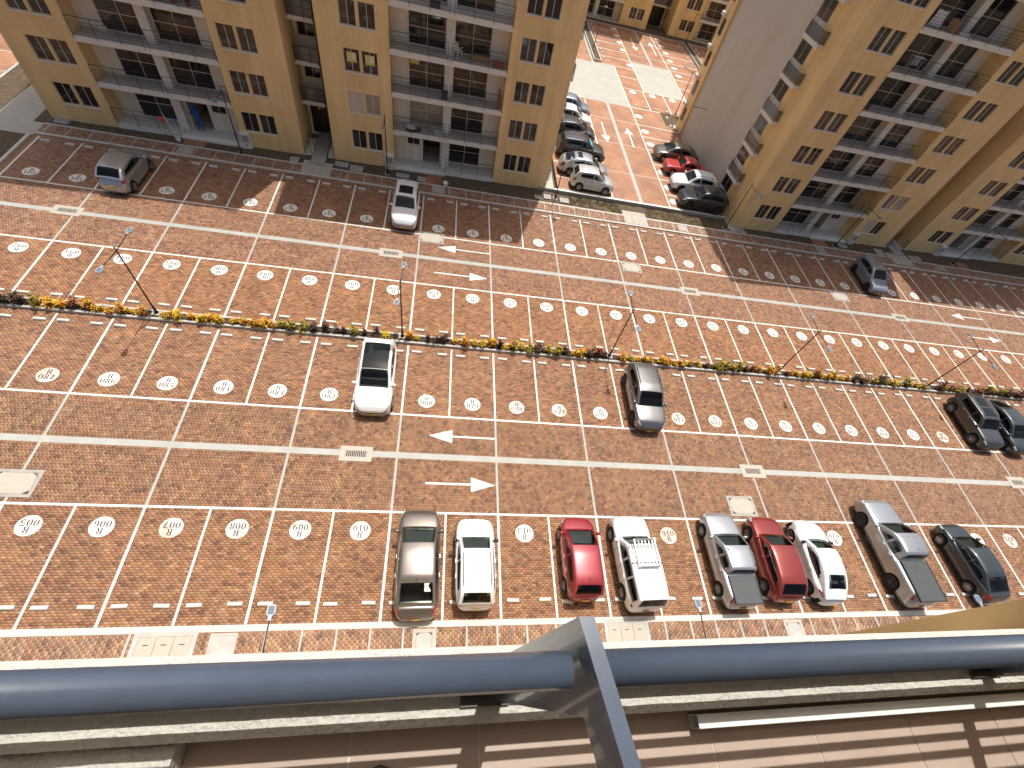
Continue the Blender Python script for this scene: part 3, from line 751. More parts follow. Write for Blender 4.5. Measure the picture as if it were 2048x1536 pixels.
# ---- block 16, beyond the fourth row on the left
A = thing('apartment_building', 'ochre apartment block number 16 behind the left end of the far parking row', 'building', (-30.2, 28.25, 0), math.radians(1.9))
KA = 5; HA = 22.3
spA = {(2, 12.38): TT, (2, 13.53): GB, (0, 13.53): ('glass_b', 'glass'), (3, 12.38): BL_, (3, 13.53): ('glass', 'glass_tan'), (1, 19.8): BL_, (1, 20.95): CU,
       (1, 'door_l'): GG, (2, 'door_l'): ('glass_b', 'glass_tan'), (2, 'door_r'): TT}
wing(A, 0, 4.0, 11.95, 16.15, 13, HA, KA, (1.25, 2.4), (12.38, 13.53), spA, mirror_entry='r', side_l=True)
spB = {(1, 19.8): BL_, (1, 20.95): CU, (1, 'door_l'): CU, (2, 'door_l'): TT, (2, 'door_r'): TT, (3, 'door_r'): ('glass_tan', 'glass_b'), (3, 'door_l'): GG, (0, 'door_r'): GG, (0, 19.8): ('glass_b', 'glass'), (0, 20.95): ('glass_b', 'glass'),
       (2, 19.8): GG, (2, 20.95): GG}
wing(A, 18.32, 22.75, 30.55, 35.05, 13, HA, KA, (19.8, 20.95), (31.25, 32.4), spB, mirror_entry='l')
stair_core(A, 16.15, 18.32, KA + 1, HA)
meter_box(A, 11.97); meter_box(A, 22.1)
utility_side(A, 35.05, 1, 2.4, 4.2, KA + 2, 13, kmin=0, p=.5)
M['number_grey'] = mat('number_grey', (0.16, 0.155, 0.145), 0.6)
def put_num(txt, u, v, z, h, m, parent, depth=.012):
    b = MB()
    for i, ch in enumerate(txt):
        for poly in GLY[ch]:
            pts = [(u + i * h * .78 + x * h, v, z + y * h) for x, y in poly]
            b.face(pts); 
    o = b.build('building_number', M[m], parent); s = o.modifiers.new('thick', 'SOLIDIFY'); s.thickness = depth; s.offset = 0; return o
put_num('16', 23.25, 1.385, FL(0) + 1.58, .36, 'number_grey', A)

# ---- block on the right with the bare grey flank
B = thing('apartment_building', 'ochre apartment block with a bare grey flank wall right of the side lane', 'building', (22.25, 28.33, 0), math.radians(2.6))
KB = 8
spC = {(5, 1.5): ('glass_b', 'glass_b'), (0, 13.0): ('blind', 'blind'), (1, 13.0): ('glass_b', 'curtain'), (1, 14.15): CU, (3, 14.15): TT, (4, 13.0): TT, (4, 14.15): TT, (2, 13.0): TT, (2, 14.15): TT,
       (3, 13.0): ('glass_b', 'glass_tan'), (6, 1.5): GB, (3, 1.5): TT, (4, 2.65): TT, (1, 'door_r'): TT, (5, 'door_l'): TT}
wing(B, 0, 4.35, 12.4, 17.15, 17.0, HA, KB, (1.5, 2.65), (13.0, 14.15), spC, mirror_entry='r', side_l=False)
wing(B, 19.6, 23.95, 32.0, 36.4, 13, HA, 7, (21.2, 22.35), (32.6, 33.75), {}, mirror_entry='l')
stair_core(B, 17.15, 19.6, 7, HA)
meter_box(B, 12.6); meter_box(B, 23.3)
wing(B, 38.8, 43.0, 51.0, 55.4, 13, HA, 5, (40.1, 41.25), (51.7, 52.85), {}, mirror_entry='r')
stair_core(B, 36.4, 38.8, 5, HA)
# flank facing the lane: ochre end, utility recess, long grey wall, ochre rear end
f1 = MB(); f1.face([(0, 3.3, -.3), (0, 0, -.3), (0, 0, HA), (0, 3.3, HA)]); f1.build('wall', M['wall_yellow'], B)
utility_side(B, 0.0, -1, 3.3, 4.95, KB + 1, 13)
f3 = MB(); f3.box(-.06, .3, 4.95, 16.3, -.3, HA); f3.build('flank_wall', M['wall_grey'], B)
f4 = MB(); f4.box(-.28, .3, 16.3, 18.0, -.3, HA); f4.build('wall', M['wall_yellow'], B)
f5 = MB(); f5.box(.301, 17, 17.003, 18.0, -.3, HA); f5.build('wall', M['wall_yellow'], B)
for k in range(0, 8):
    s = MB(); s.box(-.6, -.281, 17.2, 17.9, FL(k) - .28, FL(k)); s.build('balcony_slab', M['slab_edge'], B)
    w = MB(); w.box(-.30, -.27, 16.9, 17.6, FL(k) + .85, FL(k) + 2.0); w.build('pane', M['glass'], B)
cab = MB(); cab.box(-.002 - .08, -.061, 4.96, 16.2, -.3, 2.2); 
# ---- block closing the far end of the lane
Cb = thing('apartment_building', 'ochre apartment block closing the far end of the side lane', 'building', (22.6, 77.0, 0), math.radians(1.5))
wing(Cb, 5.2, 9.3, 17.2, 21.4, 12, 19.5, 3, (6.6, 7.75), (18.0, 19.1), {}, z0=-.2)
wing(Cb, -14.0, -9.8, -2.6, 1.6, 12, 19.5, 3, (-12.8, -11.6), (-1.4, -.25), {}, z0=-.2)
stair_core(Cb, 1.6, 5.2, 3, 19.5, dep=3.8)
# ---- blocks beyond, seen in the gaps
# ------------------------------------------------------------------ the side lane and its parking, one step higher
ZA = 0.30
lane = MB(); lane.box(5.95, 21.75, 29.42, 49.0, -.3, ZA); lane.box(1.0, 60.0, 49.0, 75.4, -.3, ZA)
LANE = tag(lane.build('lane_pavement', M['far_brick']), kind='structure')
rk = MB(); rk.box(5.6, 21.75, 29.2, 29.415, -.3, ZA + .03)
tag(rk.build('retaining_kerb', M['concrete2']), kind='structure')
boxpart('kerb_paint', M['paint'], 5.6, 21.75, 29.19, 29.42, ZA + .032, ZA + .037, bpy.data.objects['retaining_kerb'])
# paved apron beside block 16
tag(boxpart('apron', M['concrete'], 4.2, 5.6, 29.3, 33.0, -.3, ZA - .02), kind='structure')
tag(boxpart('apron', M['concrete2'], 21.76, 23.3, 27.6, 34.5, -.3, .16), kind='structure')
def ls(x0, x1, y0, y1, m='paint', name='parking_line', z=.006): return boxpart(name, M[m], x0, x1, y0, y1, ZA - .02, ZA + z, LANE)
w = .055
# long lines and gutter
ls(10.85, 10.97, 29.42, 48.6, name='bay_front_line'); ls(16.3, 16.42, 29.42, 60.3, name='bay_front_line')
ls(13.42, 13.76, 29.42, 75.2, m='concrete', name='gutter_strip', z=.004)
ls(21.3, 21.4, 29.42, 49.0)
LY = [29.42 + .05, 31.52, 34.08, 36.8, 39.6, 42.25, 44.85, 48.98]
for i, y in enumerate(LY):
    if i in (2, 4, 6): ls(10.98, 16.29, y - .05, y + .05, m='concrete', name='paving_joint', z=.003)
    ls(16.43, 21.29, y - w, y + w); ls(6.0, 10.84, y - w, y + w)
for i, y in enumerate((46.92, 43.52, 40.85, 38.2, 35.4, 32.8, 30.5)):
    disc(240 + i, 16.97, y, True, ZA, LANE, text=False)
for i, y in enumerate((47.0, 43.5, 40.9)): disc(230 + i, 10.2, y, True, ZA, LANE, text=False)
# concrete pads
pad = MB(); pad.box(2.0, 16.29, 48.75, 59.9, ZA - .02, ZA + .005); tag(pad.build('concrete_pad', M['slab_conc'], LANE))
pad = MB(); pad.box(19.15, 24.45, 54.0, 62.9, ZA - .02, ZA + .005); tag(pad.build('concrete_pad', M['slab_conc'], LANE))
for y in (52.3, 56.1): ls(2.1, 16.2, y - .015, y + .015, m='concrete2', name='paving_joint', z=.0072)
for y in (57.0, 60.0): ls(19.2, 24.4, y - .015, y + .015, m='concrete2', name='paving_joint', z=.0072)
for x in (18.9, 21.5, 24.05): ls(x - w, x + w, 49.05, 53.9)
ls(16.43, 30.0, 53.9, 53.99)
for i, x in enumerate((17.5, 20.0, 22.6, 25.1)): disc(250 + i, x, 53.2, True, ZA, LANE, text=False)
# second court
ls(19.05, 19.17, 54.1, 75.2, name='bay_front_line'); ls(24.5, 24.62, 54.1, 75.2, name='bay_front_line')
ls(22.0, 22.35, 63.0, 75.2, m='concrete', name='gutter_strip', z=.004)
LY2 = [57.3, 60.1, 62.85, 65.4, 68.0, 70.6, 73.1]
for i, y in enumerate(LY2):
    ls(14.3 if y > 60 else 16.43, 19.04, y - w, y + w); ls(24.63, 29.5, y - w, y + w); ls(31.0, 36.0, y - w, y + w)
    if i in (3, 5): ls(19.18, 24.49, y - .05, y + .05, m='concrete', name='paving_joint', z=.003)
for i, y in enumerate((74.1, 71.6, 69.0, 66.4, 61.5)): disc(260 + i, 18.75, y, True, ZA, LANE, text=False)
for i, y in enumerate((74.0, 71.6, 69.1, 66.4, 61.5, 64.0)): disc(270 + i, 25.6, y, True, ZA, LANE, text=False)
disc(280, 35.2, 73.0, True, ZA, LANE, text=False)
def varrow(x, y_tip, y_tail):
    d = 1 if y_tip > y_tail else -1; b = MB(); yb = y_tip - d * 1.3
    pts = [(x, y_tip), (x - d * .48, yb), (x - d * .08, yb), (x - d * .08, y_tail), (x + d * .08, y_tail), (x + d * .08, yb), (x + d * .48, yb)]
    b.prism(pts, ZA + .0035, ZA + .0075); b.build('direction_arrow', M['paint'], LANE)
varrow(12.12, 39.6, 43.7); varrow(14.9, 43.5, 39.5); varrow(20.9, 67.4, 71.9); varrow(23.8, 72.0, 67.2)
# raised planting strips of the second court
for (x0, x1, y0, y1) in ((13.7, 14.75, 60.3, 75.3), (29.7, 30.75, 54.0, 75.3)):
    s = MB(); s.box(x0 + .15, x1 - .15, y0 + .15, y1, ZA - .02, ZA + .12); so = s.build('planting_strip', M['soil']); tag(so, kind='structure')
    k = MB(); k.box(x0, x0 + .148, y0, y1, ZA - .02, ZA + .2); k.box(x1 - .148, x1, y0, y1, ZA - .02, ZA + .2); k.box(x0 + .149, x1 - .149, y0, y0 + .148, ZA - .02, ZA + .2)
    k.build('kerb', M['concrete'], so)
tag(rough_sheet('verge', 1.0, 60, 75.4, 79.5, .33, .05, 80, 8, M['soil']), kind='structure')
tag(boxpart('kerb', M['concrete'], 1, 60, 75.2, 75.39, .1, ZA + .08), kind='structure')
tag(rough_sheet('verge', 20.0, 21.8, 46.0, 49.2, ZA + .02, .03, 10, 16, M['soil']), kind='structure')
# ------------------------------------------------------------------ drains, covers
def grate(x, y, label, z=0.004):
    t = thing('drain_grate', label, 'drain', (x, y, 0), 0, 'drain grates along the gutters')
    b = MB(); b.box(-.76, .76, -.42, -.2, -.03, .018); b.box(-.76, .76, .2, .42, -.03, .018); b.box(-.76, -.52, -.199, .199, -.03, .018); b.box(.52, .76, -.199, .199, -.03, .018)
    b.build('frame', M['cover'], t)
    p = MB(); p.box(-.518, .518, -.198, .198, .0045, .007); p.build('pit', M['under_black'], t)
    for i in range(12):
        s = MB(); xx = -.46 + i * .92 / 11; s.box(xx - .017, xx + .017, -.17, .17, .0075, .015); s.build('slat', M['cover'], t)
    e = MB(); e.box(-.516, .516, -.197, -.165, .0072, .016); e.box(-.516, .516, .165, .197, .0072, .016); e.box(-.516, -.49, -.164, .164, .0072, .016); e.box(.49, .516, -.164, .164, .0072, .016); e.build('rim', M['cover'], t)
grate(-6.95, 2.99, 'slotted concrete drain grate in the near gutter left of the white arrows')
grate(15.1, 3.05, 'slotted concrete drain grate in the near gutter above the octagonal cover and parked silver pickup')
grate(35.2, 3.12, 'slotted drain grate at the right edge of the photo in the near gutter')
grate(-25.44, 18.66, 'slotted drain grate in the far gutter at the left, below the silver hatchback')
grate(-6.76, 18.56, 'slotted drain grate in the far gutter next to the two middle arrows')
grate(15.42, 18.58, 'slotted drain grate in the far gutter right of the middle arrows')
grate(35.13, 18.66, 'slotted drain grate in the far gutter below the blue hatchback')
def octo(x, y, sx, sy, label, z=0.0, m='cover', fm='concrete2', cut=.28):
    t = thing('manhole_cover', label, 'manhole', (x, y, z), 0, 'octagonal manhole covers')
    b = MB(); a, c = sx / 2, sy / 2; q = .14
    b.box(-a, a, -c, -c + q, -.03, .012); b.box(-a, a, c - q, c, -.03, .012); b.box(-a, -a + q, -c + q + .001, c - q - .001, -.03, .012); b.box(a - q, a, -c + q + .001, c - q - .001, -.03, .012)
    b.build('frame', M[fm], t)
    d = MB(); d.box(-a + q, a - q, -c + q, c - q, -.03, .001); d.build('recess', M['iron'], t)
    h = a - q - .01; e = c - q - .01; k = cut * min(h, e) * 1.6
    o = MB(); o.prism([(-h + k, -e), (h - k, -e), (h, -e + k * .8), (h, e - k * .8), (h - k, e), (-h + k, e), (-h, e - k * .8), (-h, -e + k * .8)], .0015, .014); o.build('lid', M[m], t)
octo(-20.1, .88, 1.75, 1.25, 'octagonal pale manhole cover cut by the left edge of the photo in the near road')
octo(13.6, .82, 1.65, 1.2, 'octagonal pale manhole cover in front of the silver pickup and red hatchback')
octo(-4.2, 20.85, 1.75, 1.2, 'octagonal manhole cover left of the middle white arrows, at a shadow edge')
octo(11.0, 20.55, 1.6, 1.1, 'octagonal manhole cover at the foot of the bays R 166 and R 167')
octo(29.98, 20.45, 1.6, 1.1, 'octagonal manhole cover at the foot of the bay left of the blue hatchback')
octo(-3.2, -5.62, .92, 1.05, 'octagonal pale cover in the near footway behind the bronze sedan', .08, 'concrete', 'cover')
octo(14.15, -5.6, 1.0, 1.05, 'octagonal pale cover in the near footway behind the red hatchback and white rounded car', .08, 'concrete', 'cover')
octo(-21.6, 26.85, .95, .9, 'octagonal cover in the far footway in front of the blue worker', .082, 'cover', 'concrete')
octo(-3.95, 26.9, .95, .9, 'octagonal cover in the far footway right of the white car with the sunroof', .082, 'cover', 'concrete')
octo(17.0, 26.85, .85, .85, 'octagonal cover in the sunlit far footway left of the shaded right block', .082, 'cover', 'concrete')
def pit(x, y, sx, sy, label, z=.08):
    t = thing('utility_chamber', label, 'utility cover', (x, y, z), 0, 'triple lidded utility chambers')
    b = MB(); a, c = sx / 2, sy / 2; q = .17
    b.box(-a, a, -c, -c + q, -.05, .012); b.box(-a, a, c - q, c, -.05, .012); b.box(-a, -a + q, -c + q + .001, c - q - .001, -.05, .012); b.box(a - q, a, -c + q + .001, c - q - .001, -.05, .012)
    b.build('frame', M['concrete'], t)
    d = MB(); d.box(-a + q, a - q, -c + q, c - q, -.05, .001); d.build('recess', M['iron'], t)
    W = (sx - 2 * q) / 3
    for i in range(3):
        l = MB(); x0 = -a + q + W * i; l.box(x0 + .008, x0 + W - .008, -c + q + .008, c - q - .008, .0015, .011); lo = l.build('lid', M['cover'], t)
        s = MB(); s.box(x0 + W / 2 - .09, x0 + W / 2 + .09, c - q - .3, c - q - .265, .0115, .014); s.build('slot', M['iron'], lo)
pit(-12.55, -5.85, 2.1, 1.75, 'triple lidded utility chamber in the near footway at the left')
pit(5.62, -5.75, 2.1, 1.75, 'triple lidded utility chamber in the near footway behind the white boxy wagon')
pit(-12.93, 27.2, 2.05, 1.75, 'triple lidded utility chamber before the dark stairwell of block 16')
pit(12.62, 27.25, 2.1, 1.8, 'triple lidded utility chamber in the sunlit far footway between the two blocks')
pit(40.4, 27.35, 2.2, 1.7, 'triple lidded utility chamber in the far footway right of the blue hatchback')
def small_cover(x, y, sx, sy, label, z=.09, m='concrete', lid='concrete2', h=.06):
    t = thing('inspection_cover', label, 'utility cover', (x, y, z), 0, 'small inspection covers')
    b = MB(); a, c = sx / 2, sy / 2; q = .09
    b.box(-a, a, -c, -c + q, -.1, h); b.box(-a, a, c - q, c, -.1, h); b.box(-a, -a + q, -c + q + .001, c - q - .001, -.1, h); b.box(a - q, a, -c + q + .001, c - q - .001, -.1, h)
    b.build('frame', M[m], t)
    l = MB(); l.box(-a + q + .004, a - q - .004, -c + q + .004, c - q - .004, -.1, h - .008); l.build('lid', M[lid], t)
small_cover(-10.6, -5.55, .95, .95, 'small square cover in the near footway between chamber and lamp', .07, h=.022, lid='concrete')
for x, y, sx, sy, lb in ((-14.6, 27.85, .6, .55, 'small square cover in the verge left of the stairwell chamber'),
                         (-11.3, 28.2, .95, .55, 'long low cover against the wall right of the stairwell'),
                         (-10.2, 27.95, .95, .7, 'grey framed cover under the ground floor window right of the stairwell'),
                         (-6.75, 28.0, .95, .5, 'flat pale cover beside the entrance path of number 16'),
                         (-5.3, 27.95, .6, .55, 'square cover beside the step of number 16'),
                         (4.1, 28.05, .5, .5, 'leftmost sunlit square cover at the corner of block 16'),
                         (4.95, 28.3, .6, .6, 'middle sunlit square cover left of the lane lamp'),
                         (6.4, 28.15, .75, .65, 'sunlit square cover just right of the lane lamp'),
                         (22.15, 27.8, .6, .6, 'square cover right of the lamp at the right block corner'),
                         (23.2, 27.7, .55, .35, 'thin pale cover under the corner of the right block'),
                         (34.0, 28.05, .9, .55, 'double cover right of the second lamp of the right block'),
                         (38.2, 28.0, .95, .9, 'greenish square cover left of the right stairwell'),
                         (39.1, 27.75, .55, .6, 'small cover next to the greenish square cover'),
                         (42.0, 27.9, .6, .6, 'first of two small covers right of the stairwell chamber'),
                         (42.75, 27.95, .6, .6, 'second of two small covers right of the stairwell chamber'),
                         (-29.5, 28.0, .8, .6, 'pale box cover at the left corner of block 16'),
                         (-33.0, 24.3, .7, .5, 'pale square cover in the bed left of bay R 182')):
    small_cover(x, y, sx, sy, lb)
small_cover(31.0, 26.85, .8, .95, 'pale rectangular cover in the far footway left of the blue hatchback', .075, h=.02)
small_cover(45.0, 27.05, .8, .95, 'pale rectangular cover in the far footway at the right edge', .075, h=.02)
# entrance paths across the verge
for x0, x1 in ((-22.0, -20.6), (-5.0, -3.8), (30.6, 32.2), (47.6, 49.0)):
    tag(boxpart('entry_path', M['brick_path'] if 'brick_path' in M else M['far_brick'], x0, x1, 27.55, 28.75 if x0 < 0 else 28.4, -.1, .12), kind='structure')
NTH = ['first', 'second', 'third', 'fourth', 'fifth', 'sixth', 'seventh', 'eighth', 'ninth', 'tenth', 'eleventh', 'twelfth']
DIG = ['zero', 'one', 'two', 'three', 'four', 'five', 'six', 'seven', 'eight', 'nine']
def spell(n): return 'R ' + '-'.join(DIG[int(c)] for c in '%03d' % n)
# ------------------------------------------------------------------ wheel stops
sm = MB()
sec = [(-.09, 0), (.09, 0), (.075, .075), (.05, .1), (-.05, .1), (-.075, .075)]
k0 = len(sm.v)
for xx in (-.27, .27):
    sm.v += [(xx, a, b) for a, b in sec]
for i in range(6):
    j = (i + 1) % 6; sm.f.append((i, j, 6 + j, 6 + i)[::-1]); sm.m.append(0)
sm.f.append(tuple(range(6))[::-1]); sm.f.append(tuple(range(6, 12))); sm.m += [0, 0]
STOP = sm.mesh('wheel_stop', M['stop'])
bmx = bmesh.new(); bmx.from_mesh(STOP); bmesh.ops.recalc_face_normals(bmx, faces=bmx.faces); bmx.to_mesh(STOP); bmx.free()
def stop(x, y, label, z=0.0, rz=0.0):
    if not in_view([(x, y, z)], 150)[0]: return
    rz += RND.gauss(0, .02)
    tag(put('wheel_stop', STOP, None, (x + RND.gauss(0, .02), y + RND.gauss(0, .02), z), rz), label, 'wheel stop', 'concrete wheel stops at the closed ends of the bays')
for fx, y, rng in ((bayx1, -4.04, range(2, 28)), (bayx2, 9.9, range(56, 93)), (bayx3, 11.68, range(88, 128)), (bayx4, 25.5, range(147, 183))):
    for n in rng:
        for d, s in ((-.72, 'left'), (.72, 'right')): stop(fx(n) + d, y, '%s concrete wheel stop at the closed end of the bay marked %s' % (s, spell(n)))
for i, y in enumerate((47.9, 46.0, 43.1, 40.6)): stop(20.55, y, ['farthest', 'second farthest', 'third', 'nearest visible'][i] + ' wheel stop along the right side of the side lane', ZA, math.pi / 2)
for i, (x, s) in enumerate(((17.1, 'left'), (18.3, 'right'), (19.6, 'left'), (20.9, 'right'), (22.2, 'left'), (23.4, 'right'))):
    stop(x, 49.5, '%s wheel stop of the %s bay below the far concrete pads' % (s, ['first', 'first', 'second', 'second', 'third', 'third'][i]), ZA)
for i, y in enumerate((62.0, 63.8, 64.7, 66.4, 67.4, 69.0, 70.2, 72.0, 73.8)):
    stop(15.3, y, '%s wheel stop from the front beside the left planting strip, far court' % NTH[i], ZA, math.pi / 2)
for i, y in enumerate((58.2, 59.6, 61.0, 62.3, 63.6, 65.0, 66.3, 67.7, 69.0, 70.6, 72.0, 73.6)):
    stop(28.9, y, '%s wheel stop left of the right planting strip in the far court' % NTH[i], ZA, math.pi / 2)
    if i > 3: stop(31.6, y, '%s wheel stop right of the right planting strip in the far court' % NTH[i - 4], ZA, math.pi / 2)
# ------------------------------------------------------------------ planter strip with crotons
k = MB(); k.box(-62, 85, RY['p0'], RY['p0'] + .13, -.04, .14); ko = k.build('planter_kerb', M['concrete']); tag(ko, kind='structure')
k = MB(); k.box(-62, 85, RY['p1'] - .13, RY['p1'], -.04, .14); tag(k.build('planter_kerb', M['concrete']), kind='structure')
tag(boxpart('planter_soil', M['plant_soil'], -62, 85, RY['p0'] + .131, RY['p1'] - .131, -.04, .09), kind='structure')
LEAF = {}
def leaf_mat(n, c, c2):
    return mat('croton_' + n, c, 0.45, var=1, vscale=9, col2=c2, spec=0.4)
LM = dict(y=leaf_mat('yellow', (.68, .46, .035), (.42, .33, .03)), o=leaf_mat('orange', (.62, .25, .03), (.42, .14, .02)), g=leaf_mat('green', (.15, .16, .03), (.34, .28, .04)),
          r=leaf_mat('red', (.26, .05, .025), (.10, .025, .02)), d=leaf_mat('dark', (.06, .035, .028), (.035, .05, .02)))
def croton(kind, seed):
    rr = random.Random(seed); b = MB(); mats = {'y': 'yyyoy', 'o': 'ooyyo', 'g': 'gyydg', 'r': 'rrodr', 'd': 'ddrdd'}[kind]
    mi = sorted(set(mats)); H = rr.uniform(.38, .56) * (1.15 if kind in 'dr' else 1.0)
    for s in range(rr.randint(4, 5)):
        a0 = rr.uniform(0, 6.28); r0 = rr.uniform(.03, .2); bx_, by_ = r0 * math.cos(a0), r0 * math.sin(a0); top = H * rr.uniform(.7, 1.0)
        lean = (rr.uniform(-.08, .08), rr.uniform(-.08, .08))
        for i in range(rr.randint(17, 22)):
            t = rr.uniform(.15, 1.0); a = rr.uniform(0, 6.28); L = rr.uniform(.17, .27); wd = L * rr.uniform(.14, .2); up = rr.uniform(.1, .9) * (1 if t > .5 else .6)
            p = Vector((bx_ + lean[0] * t, by_ + lean[1] * t, top * t))
            d = Vector((math.cos(a), math.sin(a), up)).normalized(); sd = Vector((-math.sin(a), math.cos(a), rr.uniform(-.3, .3))).normalized() * wd
            q = p + d * L * .55; e = p + d * L + Vector((0, 0, -L * .25)); k_ = mi.index(rr.choice(mats))
            b.face([p, q - sd, e, q + sd], k_)
        b.tube((bx_, by_, -.02), (bx_ + lean[0], by_ + lean[1], top), .012, .006, 5, len(mi))
    return b.mesh('croton_shrub', [LM[c] for c in mi] + [M['plant_soil']])
CRO = {k: [croton(k, 31 * i + ord(k)) for i in range(5)] for k in 'yogrd'}
SEQ = [(-40, 'y'), (-27.5, 'gy'), (-25.8, 'dd'), (-24.0, 'dg'), (-23.0, 'ory'), (-20.0, 'yoy'), (-19.0, 'rod'), (-17.6, 'yoy'), (-14.0, 'oyd'), (-12.9, 'gddo'), (-11.2, 'ddg'), (-8.6, 'ddyg'), (-7.2, 'yod'),
       (-5.0, 'yy'), (-4.1, 'doo'), (-2.2, 'oyo'), (-1.0, 'oyoyd'), (.9, 'goy'), (2.3, 'drgd'), (3.5, 'gydo'), (4.7, 'gog'), (5.8, 'drd'), (7.6, 'ygo'), (10.5, 'oyo'), (12.8, 'yyo'), (14.0, 'rgr'), (15.6, 'gyd'), (17.0, 'org'), (19.0, 'ror'), (21.0, 'yor'), (23.0, 'oyo'), (25.5, 'gdo'), (28.0, 'ygd'), (31.0, 'gdy'), (33.5, 'drg'), (37.0, 'rgd'), (42, 'dgr'), (46, 'grd')]
x = -30.5; cnt = {}
WORD = dict(y='yellow', o='orange', g='green', r='dark red', d='blackish')
ORD = ['leftmost', 'second', 'third', 'fourth', 'fifth', 'sixth', 'seventh']
while x < 50:
    ks = [s for a, s in SEQ if a <= x][-1]; kd = RND.choice(ks)
    if all(abs(x - lx) > .33 for lx in (-18.17, -5.39, 7.53, 19.95, 32.77)):
        o = put('croton_shrub', RND.choice(CRO[kd]), None, (x, 10.83 + RND.uniform(-.1, .06), .08), RND.uniform(0, 6.28))
        s_ = RND.uniform(.7, 1.2); o.scale = (s_, s_, s_ * RND.uniform(.9, 1.2))
        n = int(round(87 - (x + 21.25) / 2.5)); cnt[(n, kd)] = cnt.get((n, kd), 0) + 1
        tag(o, '%s %s croton shrub in the planter at the head of bay %s' % (ORD[min(cnt[(n, kd)] - 1, 6)], WORD[kd], spell(n)), 'shrub', 'croton shrubs along the middle planter')
    x += RND.uniform(.38, .66)
# ------------------------------------------------------------------ cars
def pchip(xs, ys):
    xs = np.asarray(xs, float); ys = np.asarray(ys, float); o = np.argsort(xs); xs, ys = xs[o], ys[o]
    h = np.diff(xs); d = np.diff(ys) / h; n = len(xs); m = np.zeros(n)
    m[0], m[-1] = d[0], d[-1]
    for i in range(1, n - 1):
        if d[i - 1] * d[i] > 0:
            w1 = 2 * h[i] + h[i - 1]; w2 = h[i] + 2 * h[i - 1]; m[i] = (w1 + w2) / (w1 / d[i - 1] + w2 / d[i])
    def f(x):
        x = np.clip(np.asarray(x, float), xs[0], xs[-1]); i = np.clip(np.searchsorted(xs, x, side='right') - 1, 0, n - 2)
        t = (x - xs[i]) / h[i]; t2, t3 = t * t, t * t * t
        return (2 * t3 - 3 * t2 + 1) * ys[i] + (t3 - 2 * t2 + t) * h[i] * m[i] + (-2 * t3 + 3 * t2) * ys[i + 1] + (t3 - t2) * h[i] * m[i + 1]
    return f
def car_paint(name, c, metal=0.0, rough=0.32):
    return mat(name, c, rough, metal, spec=0.5, coat=1.0, var=0.04, vscale=1.2)
CM = dict(glass=mat('car_glass', (0.009, 0.013, 0.013), 0.04, spec=0.36), black=mat('black_trim', (0.018, 0.018, 0.02), 0.45), tyre=mat('tyre_rubber', (0.018, 0.018, 0.018), 0.85),
          alloy=mat('alloy_rim', (0.42, 0.43, 0.44), 0.3, 0.7), alloyd=mat('dark_rim', (0.05, 0.05, 0.055), 0.35, 0.4), red=mat('tail_lens', (0.36, 0.012, 0.012), 0.12, coat=0.8),
          lamp=mat('head_lens', (0.55, 0.57, 0.58), 0.08, 0.2, coat=1.0), chrome=mat('chrome', (0.6, 0.6, 0.6), 0.12, 1.0), plate=mat('yellow_plate', (0.62, 0.36, 0.02), 0.5), under=mat('underbody', (0.01, 0.01, 0.01), 0.9),
          cover=mat('bed_cover', (0.055, 0.062, 0.065), 0.6, var=0.15, vscale=3), seam=mat('panel_gap', (0.02, 0.02, 0.02), 0.8), rail=mat('roof_rail_grey', (0.09, 0.09, 0.09), 0.4), orange=mat('amber_lens', (0.5, 0.16, 0.02), 0.2), teal=mat('sunshade_blue', (0.05, 0.36, 0.50), 0.5), white=mat('white_card', (0.6, 0.63, 0.55), 0.6))
WHEEL = {}
def wheel_mesh(r, wd, kind):
    key = (round(r, 3), kind)
    if key in WHEEL: return WHEEL[key]
    t = MB(); w = wd / 2
    t.lathe([(r * .62, -w), (r * .93, -w), (r, -w * .7), (r, w * .7), (r * .93, w), (r * .62, w * .9), (r * .6, w * .4)], n=28, axis='y')
    tm = t.mesh('wheel', CM['tyre'], True)
    q = MB(); ri = r * .63
    q.lathe([(ri, w * .92), (ri * .93, w * .98), (ri * .88, w * .6)], n=28, axis='y')
    n = len(q.v); k = 28
    q.face([(ri * .9 * math.cos(-2 * math.pi * i / k), w * .45, ri * .9 * math.sin(-2 * math.pi * i / k)) for i in range(k)], 1)
    sp = {'five': 5, 'multi': 10, 'dark': 5}[kind]
    for s in range(sp):
        a = 2 * math.pi * s / sp; ww = (.17 if sp == 5 else .075) * ri
        for sg in ((-1, 1) if sp == 5 else (0,)):
            off = sg * .12 * ri if sp == 5 else 0
            ca, sa = math.cos(a), math.sin(a)
            def P(u, v, y): return (u * ca - v * sa, y, u * sa + v * ca)
            pts = [(ri * .1, off - ww / 2), (ri * .92, off * 1.6 - ww / 2), (ri * .92, off * 1.6 + ww / 2), (ri * .1, off + ww / 2)]
            top = [P(u, v, w * .95) for u, v in pts]; bot = [P(u, v, w * .46) for u, v in pts]
            q.face(top[::-1]); 
            for i in range(4):
                j = (i + 1) % 4; q.face([top[i], top[j], bot[j], bot[i]])
    q.lathe([(.0, w * 1.0), (ri * .2, w * .98), (ri * .24, w * .7)], n=12, axis='y')
    m = CM['alloyd'] if kind == 'dark' else CM['alloy']
    WHEEL[key] = (tm, q.mesh('rim', [m, CM['under']]))
    return WHEEL[key]
